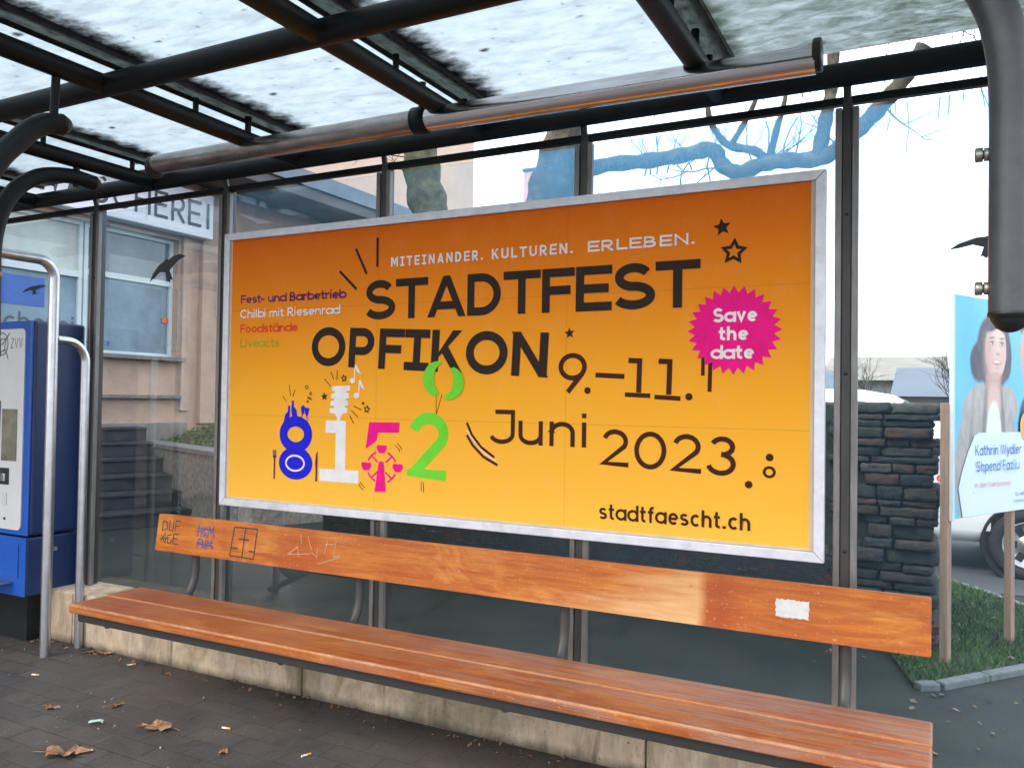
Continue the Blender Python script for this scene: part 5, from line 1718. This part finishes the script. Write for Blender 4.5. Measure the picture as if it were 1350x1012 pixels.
for sgn in (-1, 1):
    for xa, xb in ((0.86, 1.45), (1.53, 2.33), (2.41, 3.12)):
        vs, fs = [], []
        n = 8
        for i in range(n + 1):
            x = xa + (xb - xa) * i / n
            for f in (.06, .82):
                y, zz = side_y(x, f, sgn)
                vs.append((x, y, zz))
        fs = [(2 * i, 2 * i + 2, 2 * i + 3, 2 * i + 1) if sgn < 0 else (2 * i + 1, 2 * i + 3, 2 * i + 2, 2 * i) for i in range(n)]
        part(MB().add(vs, fs, True), "side_window", MAT['car_glass'], car, CO)
    # wing mirror
    y0 = 5.40 + sgn * .86
    q = Matrix.Translation((3.16, y0 + sgn * .10, 1.0)) @ Matrix.Diagonal((.09, .12, .075, 1))
    mb = MB().lathe([(0.001, -1), (.55, -.85), (.9, -.45), (1, 0), (.9, .45), (.55, .85), (0.001, 1)], 14, q)
    mb.box(3.15, 3.20, min(y0 - sgn * .06, y0 + sgn * .05), max(y0 - sgn * .06, y0 + sgn * .05), .93, .97)
    part(mb, "wing_mirror", MAT['car_black'], car, CO)
    mb = MB().box(1.2, 3.5, 5.40 + sgn * .845 - .012, 5.40 + sgn * .845 + .012, .60, .645)
    part(mb, "side_moulding", MAT['car_black'], car, CO, .004)
    mb = MB().box(2.25, 2.40, 5.40 + sgn * .835 - .012, 5.40 + sgn * .835 + .016, .80, .83)
    part(mb, "door_handle", MAT['car_white'], car, CO, .006)
    for xw in (1.20, 3.84):
        yw = 5.40 + sgn * .80
        q = Matrix.Translation((xw, yw, .272)) @ Matrix.Scale(.90, 4) @ Matrix.Rotation(R(90 * (1 if sgn < 0 else -1)), 4, 'X')
        part(MB().lathe([(0.001, .040), (.335, .040), (.345, .052), (.36, .052), (.365, .040), (.365, -.12)], 30, q), "wheel_arch", MAT['car_black'], car, CO)
        wb_ = part(MB().lathe([(.20, -.10), (.29, -.10), (.305, -.08), (.305, .055), (.29, .075), (.21, .08), (.205, .05)], 32, q), "wheel", MAT['tyre'], car, CO)
        mb = MB().lathe([(.205, .045), (.205, .07), (.19, .072), (.185, .04), (.06, .045), (.055, .065), (0.001, .066)], 32, q)
        part(mb, "rim", MAT['rim'], wb_, CO)
        mb = MB()
        for k in range(6):
            qq = q @ Matrix.Rotation(R(60 * k), 4, 'Z')
            mb.box(.085, .155, -.03, .03, .0405, .046, qq)
        part(mb, "rim_opening", MAT['car_black'], wb_, CO)
vs = []
for x, in ((2.93,), (3.47,)):
    _, zb, zl, zr, hw = interp(x)
    for sgn in (-1, 1):
        vs.append((x + .006, 5.40 + sgn * hw * .66, zr + .006))
part(MB().add([vs[0], vs[1], vs[3], vs[2]], [(3, 2, 1, 0)]), "windscreen", MAT['car_glass'], car, CO)
for sgn in (-1, 1):
    part(MB().box(4.36, 4.50, 5.40 + sgn * .60 - .10, 5.40 + sgn * .60 + .10, .60, .72), "headlight", MAT['lamp_clear'], car, CO, .03)
    part(MB().box(.46, .56, 5.40 + sgn * .66 - .06, 5.40 + sgn * .66 + .06, .74, .95), "tail_lamp", MAT['lamp_red'], car, CO, .02)
pr = Print((0, 5.40 - .846, 0), (1, 0, 0), (0, 0, 1), (0, -1, 0), .004)
write(pr, "SPG", 3.20, .70, .085, 3.39, .17)
pr.mb.v = [p - CO for p in pr.mb.v]; pr.build("door_lettering", MAT['ink_red'], car)

# ------------------------------------------------------------------ trees
def limb(mb, pts, r0, r1, n=10, jit=.03):
    path = smooth_path(pts, 5)
    m = len(path)
    rr = [r0 + (r1 - r0) * (i / (m - 1)) for i in range(m)]
    rr = [q * (1 + .10 * math.sin(i * 1.7) + rnd.uniform(-jit, jit)) for i, q in enumerate(rr)]
    mb.tube(path, rr, n)
    return path


def twig(mb, p, d, L, r, depth):
    P0 = Vector(p); D = Vector(d).normalized()
    pts = [P0]
    for i in range(4):
        D = (D + Vector((rnd.uniform(-.35, .35), rnd.uniform(-.35, .35), rnd.uniform(-.2, .3)))).normalized()
        pts.append(pts[-1] + D * L / 4)
    mb.tube(pts, [r * (1 - .17 * i) for i in range(5)], 5, False)
    if depth:
        for k in range(3):
            q = pts[rnd.randint(1, 4)]
            twig(mb, q, D + Vector((rnd.uniform(-1, 1), rnd.uniform(-1, 1), rnd.uniform(-.5, .9))), L * .6, r * .55, depth - 1)


# tree 1: mossy leaning trunk in front of the peach wall
t1 = thing("pollarded_tree", "mossy leaning tree trunk in front of the peach wall", "tree", (-1.35, 5.5, 0))
T1 = Vector((-1.35, 5.5, 0))
mb = MB()
limb(mb, [(-1.5, 5.5, -.1), (-1.62, 5.5, .6), (-1.85, 5.5, 1.8), (-2.12, 5.5, 2.9), (-2.30, 5.5, 3.5), (-2.46, 5.5, 4.0), (-2.52, 5.5, 4.6), (-2.45, 5.5, 5.4)], .30, .20, 14)
part(mb, "trunk", MAT['bark_moss'], t1, T1)
mb = MB()
for a in (200, 330, 60, 120):
    p = Vector((-2.47, 5.5, 5.2)); dv = Vector((math.cos(R(a)), math.sin(R(a)), .8))
    pp = limb(mb, [p, p + dv * .7 + Vector((0, 0, .1)), p + dv * 1.5 + Vector((0, 0, .5))], .13, .07)
    for k in range(5): twig(mb, pp[-1], dv + Vector((0, 0, .8)), .9, .014, 1)
for k in range(5):
    twig(mb, (-2.55, 5.45, 4.05 + .1 * k), (-1, .2, .2), .7, .010, 1)
part(mb, "crown", MAT['bark'], t1, T1)
# tree 2: the plane tree with long level limbs
t2 = thing("pollarded_tree", "bare plane tree with long crooked limbs reaching right above the billboard", "tree", (-.15, 4.5, 0))
T2 = Vector((-.15, 4.5, 0))
mb = MB()
limb(mb, [(.15, 4.5, -.1), (.02, 4.5, 1.0), (-.20, 4.5, 2.4), (-.33, 4.5, 3.1), (-.24, 4.5, 3.55), (-.12, 4.5, 4.0), (-.10, 4.5, 4.7), (-.2, 4.5, 5.4)], .30, .17, 14)
part(mb, "trunk", MAT['bark'], t2, T2)
mb = MB()
limb(mb, [(-.15, 4.5, 3.52), (.05, 4.5, 3.60), (.33, 4.5, 3.65), (.72, 4.5, 3.64), (1.08, 4.5, 3.65), (1.36, 4.5, 3.67), (1.45, 4.5, 3.52), (1.60, 4.5, 3.43), (1.80, 4.5, 3.48), (2.0, 4.5, 3.49), (2.26, 4.5, 3.47), (2.42, 4.5, 3.53), (2.62, 4.5, 3.70), (2.78, 4.5, 3.86), (2.93, 4.5, 4.04), (3.1, 4.5, 4.3)], .072, .066)
limb(mb, [(2.27, 4.5, 3.46), (2.31, 4.5, 3.65), (2.35, 4.5, 3.87), (2.38, 4.5, 4.05), (2.4, 4.5, 4.4)], .065, .05)
limb(mb, [(1.86, 4.5, 3.5), (1.74, 4.5, 3.61), (1.51, 4.5, 3.69), (1.38, 4.5, 3.85), (1.32, 4.5, 4.02), (1.3, 4.5, 4.4)], .045, .02)
limb(mb, [(1.87, 4.5, 3.5), (1.93, 4.5, 3.78), (2.0, 4.5, 4.04), (2.02, 4.5, 4.4)], .035, .015)
limb(mb, [(1.52, 4.5, 3.67), (1.65, 4.5, 3.88), (1.75, 4.5, 4.08), (1.8, 4.5, 4.3)], .03, .015)
for k in range(26):
    x = rnd.uniform(.6, 2.9)
    twig(mb, (x, 4.5, 3.5 + .12 * (x > 2.5) + .2 * (x > 2.7)), (rnd.uniform(-.7, .7), rnd.uniform(-.5, .5), rnd.choice((1, 1, .7, -.25))), rnd.uniform(.3, .65), .0075, 1)
for a in (20, 110, 190, 280):
    p = Vector((-.2, 4.5, 5.3)); dv = Vector((math.cos(R(a)), math.sin(R(a)), .8))
    pp = limb(mb, [p, p + dv * .7 + Vector((0, 0, .1)), p + dv * 1.6 + Vector((0, 0, .5))], .12, .07)
    for k in range(4): twig(mb, pp[-1], dv + Vector((0, 0, .8)), .9, .014, 1)
part(mb, "crown", MAT['bark'], t2, T2)
# birch twigs hanging at the right
t3 = thing("birch_tree", "far birch tree whose thin twigs hang above the right pane", "tree", (3.9, 8.5, 0))
T3 = Vector((3.9, 8.5, 0))
mb = MB(); limb(mb, [(3.9, 8.5, -.1), (3.95, 8.5, 2), (3.85, 8.5, 4.5), (3.7, 8.5, 7.0)], .12, .05)
part(mb, "trunk", MAT['bark'], t3, T3)
mb = MB()
for k in range(26):
    x = rnd.uniform(2.4, 4.6); y = rnd.uniform(8.0, 9.0); zt = rnd.uniform(5.6, 6.6)
    pts = [Vector((3.8, 8.5, rnd.uniform(5.4, 6.6))), Vector((x * .6 + 1.5, y, zt + .3)), Vector((x, y, zt))]
    q = pts[-1]
    for i in range(5):
        q = q + Vector((rnd.uniform(-.06, .06), rnd.uniform(-.05, .05), -rnd.uniform(.12, .26)))
        pts.append(q)
    mb.tube(smooth_path(pts, 3), .005, 5, False)
part(mb, "crown", MAT['bark'], t3, T3)

# ------------------------------------------------------------------ far buildings
def house(name, label, x0, x1, y0, y1, zw, zr, mw, mr, wins, flat=False):
    h = thing(name, label, "building", ((x0 + x1) / 2, (y0 + y1) / 2, 0))
    O = Vector(((x0 + x1) / 2, (y0 + y1) / 2, 0))
    part(MB().box(x0, x1, y0, y1, -.1, zw), "wall", mw, h, O)
    if flat:
        part(MB().box(x0 - .05, x1 + .05, y0 - .05, y1 + .05, zw + .003, zr), "roof", mr, h, O)
    else:
        ym = (y0 + y1) / 2
        vs = [(x0 - .4, y0 - .5, zw), (x1 + .4, y0 - .5, zw), (x1 + .4, y1 + .5, zw), (x0 - .4, y1 + .5, zw), (x0 - .4, ym, zr), (x1 + .4, ym, zr)]
        part(MB().add(vs, [(0, 1, 5, 4), (2, 3, 4, 5), (1, 2, 5), (3, 0, 4), (3, 2, 1, 0)]), "roof", mr, h, O)
    for (a, b, c, d) in wins:
        part(MB().box(a, b, y0 - .05, y0 - .004, c, d), "window", MAT['far_window'], h, O)
    return h


house("warehouse", "long pale low building with a hipped roof beyond the car, left of the placard", -2.2, 3.4, 45, 58, 2.7, 4.3, MAT['far_wall'], MAT['far_wall'], [(-1.6 + .9 * i, -1.0 + .9 * i, 1.5, 2.3) for i in range(6)])
house("shed", "slate roofed shed in front of the pale building", 1.9, 9.5, 35, 47, 1.75, 3.2, MAT['far_wall'], MAT['far_roof'], [(2.2, 3.0, .6, 1.5), (4.5, 5.5, .6, 1.5)])
house("cottage", "small house with a slate gable roof left of the pale building", -4.2, -1.2, 38, 46, 2.0, 3.1, MAT['far_wall'], MAT['far_roof'], [(-2.3, -1.9, 1.0, 1.7), (-1.75, -1.4, 1.0, 1.7)])
for bx, by, lbl in ((3.75, 28, "bare far tree rising behind the placard's left edge"), (0.6, 33, "bare far tree in front of the pale low building")):
    bt = thing("bare_tree", lbl, "tree", (bx, by, 0)); BTO = Vector((bx, by, 0))
    mb = MB(); mb.tube([(bx, by, -.1), (bx + .05, by, 1.2), (bx, by, 2.2)], [.09, .07, .05], 8)
    part(mb, "trunk", MAT['bark'], bt, BTO)
    mb = MB()
    for k in range(16): twig(mb, (bx, by, rnd.uniform(1.3, 2.2)), (rnd.uniform(-1, 1), rnd.uniform(-1, 1), rnd.uniform(.4, 1.2)), rnd.uniform(.8, 1.5), .022, 2)
    part(mb, "crown", MAT['bark'], bt, BTO)
house("tower_house", "narrow pink house far behind the bare trees", -10.85, -9.0, 25, 27, 10.1, 10.2, MAT['far_pink'], MAT['far_roof'], [(-10 + 1.6 * i, -9.1 + 1.6 * i, z, z + 1.3) for i in range(1) for z in (1.2, 4.2, 7.2)], True)

# ------------------------------------------------------------------ litter on the pavement
def leaf_mesh(sz, lobes, seed):
    r = random.Random(seed)
    mb = MB()
    n = 26
    pts = []
    for i in range(n):
        a = 2 * math.pi * i / n
        k = .8 * sz * (.42 + .58 * abs(math.cos(a * lobes / 2)) ** .7) * (1 + r.uniform(-.25, .25)) * (1.2 if abs(a) < .6 else 1)
        pts.append((k * math.cos(a), k * .62 * math.sin(a), sz * (.10 + .22 * r.random()) * abs(math.sin(a * 1.5 + r.random()))))
    vs = [(0, 0, .006)] + pts
    mb.add(vs, [(0, i + 1, (i + 1) % n + 1) for i in range(n)], False)
    mb.tube([(-sz * .3, 0, .006), (-sz * .9, sz * .1, .010), (-sz * 1.3, sz * .25, .006)], .0015, 5)
    return mb


LV = [(-.14, -.76, .038, 20, "small curled brown leaf near the railing, flat on the pavers"), (.07, -.61, .042, 75, "reddish brown leaf on the pavers in front of the plinth"), (.42, -.69, .085, 200, "large crumpled brown leaf in the middle of the pavers"),
      (.33, -1.02, .095, 35, "largest tan leaf at the bottom edge of the picture"), (.82, -.72, .035, 120, "small tan leaf on the pavers nearest the bench front"), (-.62, -.165, .055, 10, "brown leaf with spread lobes against the plinth foot"), (-.70, -.19, .035, 250, "curled leaf in the corner between plinth and railing")]
for i, (x, y, sz, a, lbl) in enumerate(LV):
    o = leaf_mesh(sz, 5 if sz > .05 else 3, i).build("dry_leaf", MAT['leaf_dry'])
    o.location = (x, y, .006); o.rotation_euler = (0, 0, R(a))
    tag(o, lbl, "leaf", "dry leaves on the pavers")
BT_ = [(.66, -.56, 10, "cigarette butt with an orange filter on the pavers below the seat"), (-.34, -.22, 60, "white cigarette butt close to the plinth under the seat's left end"), (-.60, -.54, 20, "grey cigarette butt in front of the railing foot"), (1.11, -.60, 70, "cigarette butt lying furthest right on the pavers"), (.37, -.96, 25, "cigarette butt next to the largest tan leaf")]
for i, (x, y, a, lbl) in enumerate(BT_):
    t = thing("cigarette_butt", lbl, "cigarette butt", (x, y, .009), R(a), "cigarette butts on the pavers")
    MB().tube([(-.016, 0, 0), (.006, 0, 0)], .004, 10).build("paper", MAT['butt'], t)
    MB().tube([(.0062, 0, 0), (.022, 0, 0)], .004, 10).build("filter", MAT['butt_filter'], t)
mb = MB()
r = random.Random(3)
vs = [(a * .014 + r.uniform(-.003, .003), b * .011 + r.uniform(-.003, .003), .006 + r.uniform(0, .012)) for a in range(-2, 3) for b in range(-1, 2)]
fs = [(i * 3 + j, (i + 1) * 3 + j, (i + 1) * 3 + j + 1, i * 3 + j + 1) for i in range(4) for j in range(2)]
mb.add(vs, fs)
wp = mb.build("sweet_wrapper", plain("foil_wrapper", (0.55, 0.62, 0.58), 0.3, 0.4, 0.4, 60, 0.2))
wp.location = (.17, -.78, .004); wp.rotation_euler = (0, 0, R(40))
tag(wp, "crumpled shiny sweet wrapper on the dark pavers", "wrapper")
# loose grit
mb = MB()
for i in range(230):
    x, y = rnd.uniform(-1.4, 2.4), rnd.uniform(-1.5, -.16)
    s = rnd.choice((.001, .0013, .0013, .0018, .0032))
    q = Euler((rnd.uniform(0, 3), rnd.uniform(0, 3), rnd.uniform(0, 3))).to_matrix().to_4x4(); q.translation = Vector((x, y, .005 + s * .6))
    mb.box(-s, s, -s * .7, s * .7, -s * .6, s * .6, q)
tag(mb.build("grit", plain("pale_grit", (0.24, 0.22, 0.19), 0.85, 0, 0.6, 30, 0.1)), "fine pale grit scattered on the pavers", "grit", None, "stuff")
# fallen leaves on the asphalt and grass behind, too many and small to count
mb = MB()
for i in range(130):
    x, y = rnd.uniform(2.6, 4.2), rnd.uniform(.3, 4.0)
    s = rnd.uniform(.008, .022)
    zb = .022 if inside((x, y), island) else .003
    q = Euler((rnd.uniform(-.5, .5), rnd.uniform(-.5, .5), rnd.uniform(0, 6))).to_matrix().to_4x4(); q.translation = Vector((x, y, zb + .02 * (zb > .01) + .006))
    mb.add([(-s, 0, 0), (0, -s * .6, .002), (s, 0, 0), (0, s * .6, .002)], [(0, 1, 2, 3)], False, q)
tag(mb.build("leaf_litter", plain("pale_leaf_litter", (0.13, 0.10, 0.065), 0.8, 0, 0.6, 9, 0.1)), "scattered small fallen leaves behind the glass", "leaf litter", None, "stuff")

# dry leaf crumbs gathered along the plinth foot
mb = MB()
for i in range(150):
    x = rnd.uniform(-1.2, 2.0)
    y = -.135 - abs(rnd.gauss(0, .05))
    s = rnd.uniform(.004, .014)
    q = Euler((rnd.uniform(-.6, .6), rnd.uniform(-.6, .6), rnd.uniform(0, 6))).to_matrix().to_4x4(); q.translation = Vector((x, y, .010))
    mb.add([(-s, 0, 0), (0, -s * .5, .002), (s, 0, 0), (0, s * .6, .003)], [(0, 1, 2, 3)], False, q)
tag(mb.build("leaf_crumbs", MAT['leaf_dry']), "crumbled dry leaves gathered along the plinth foot", "leaf litter", None, "stuff")
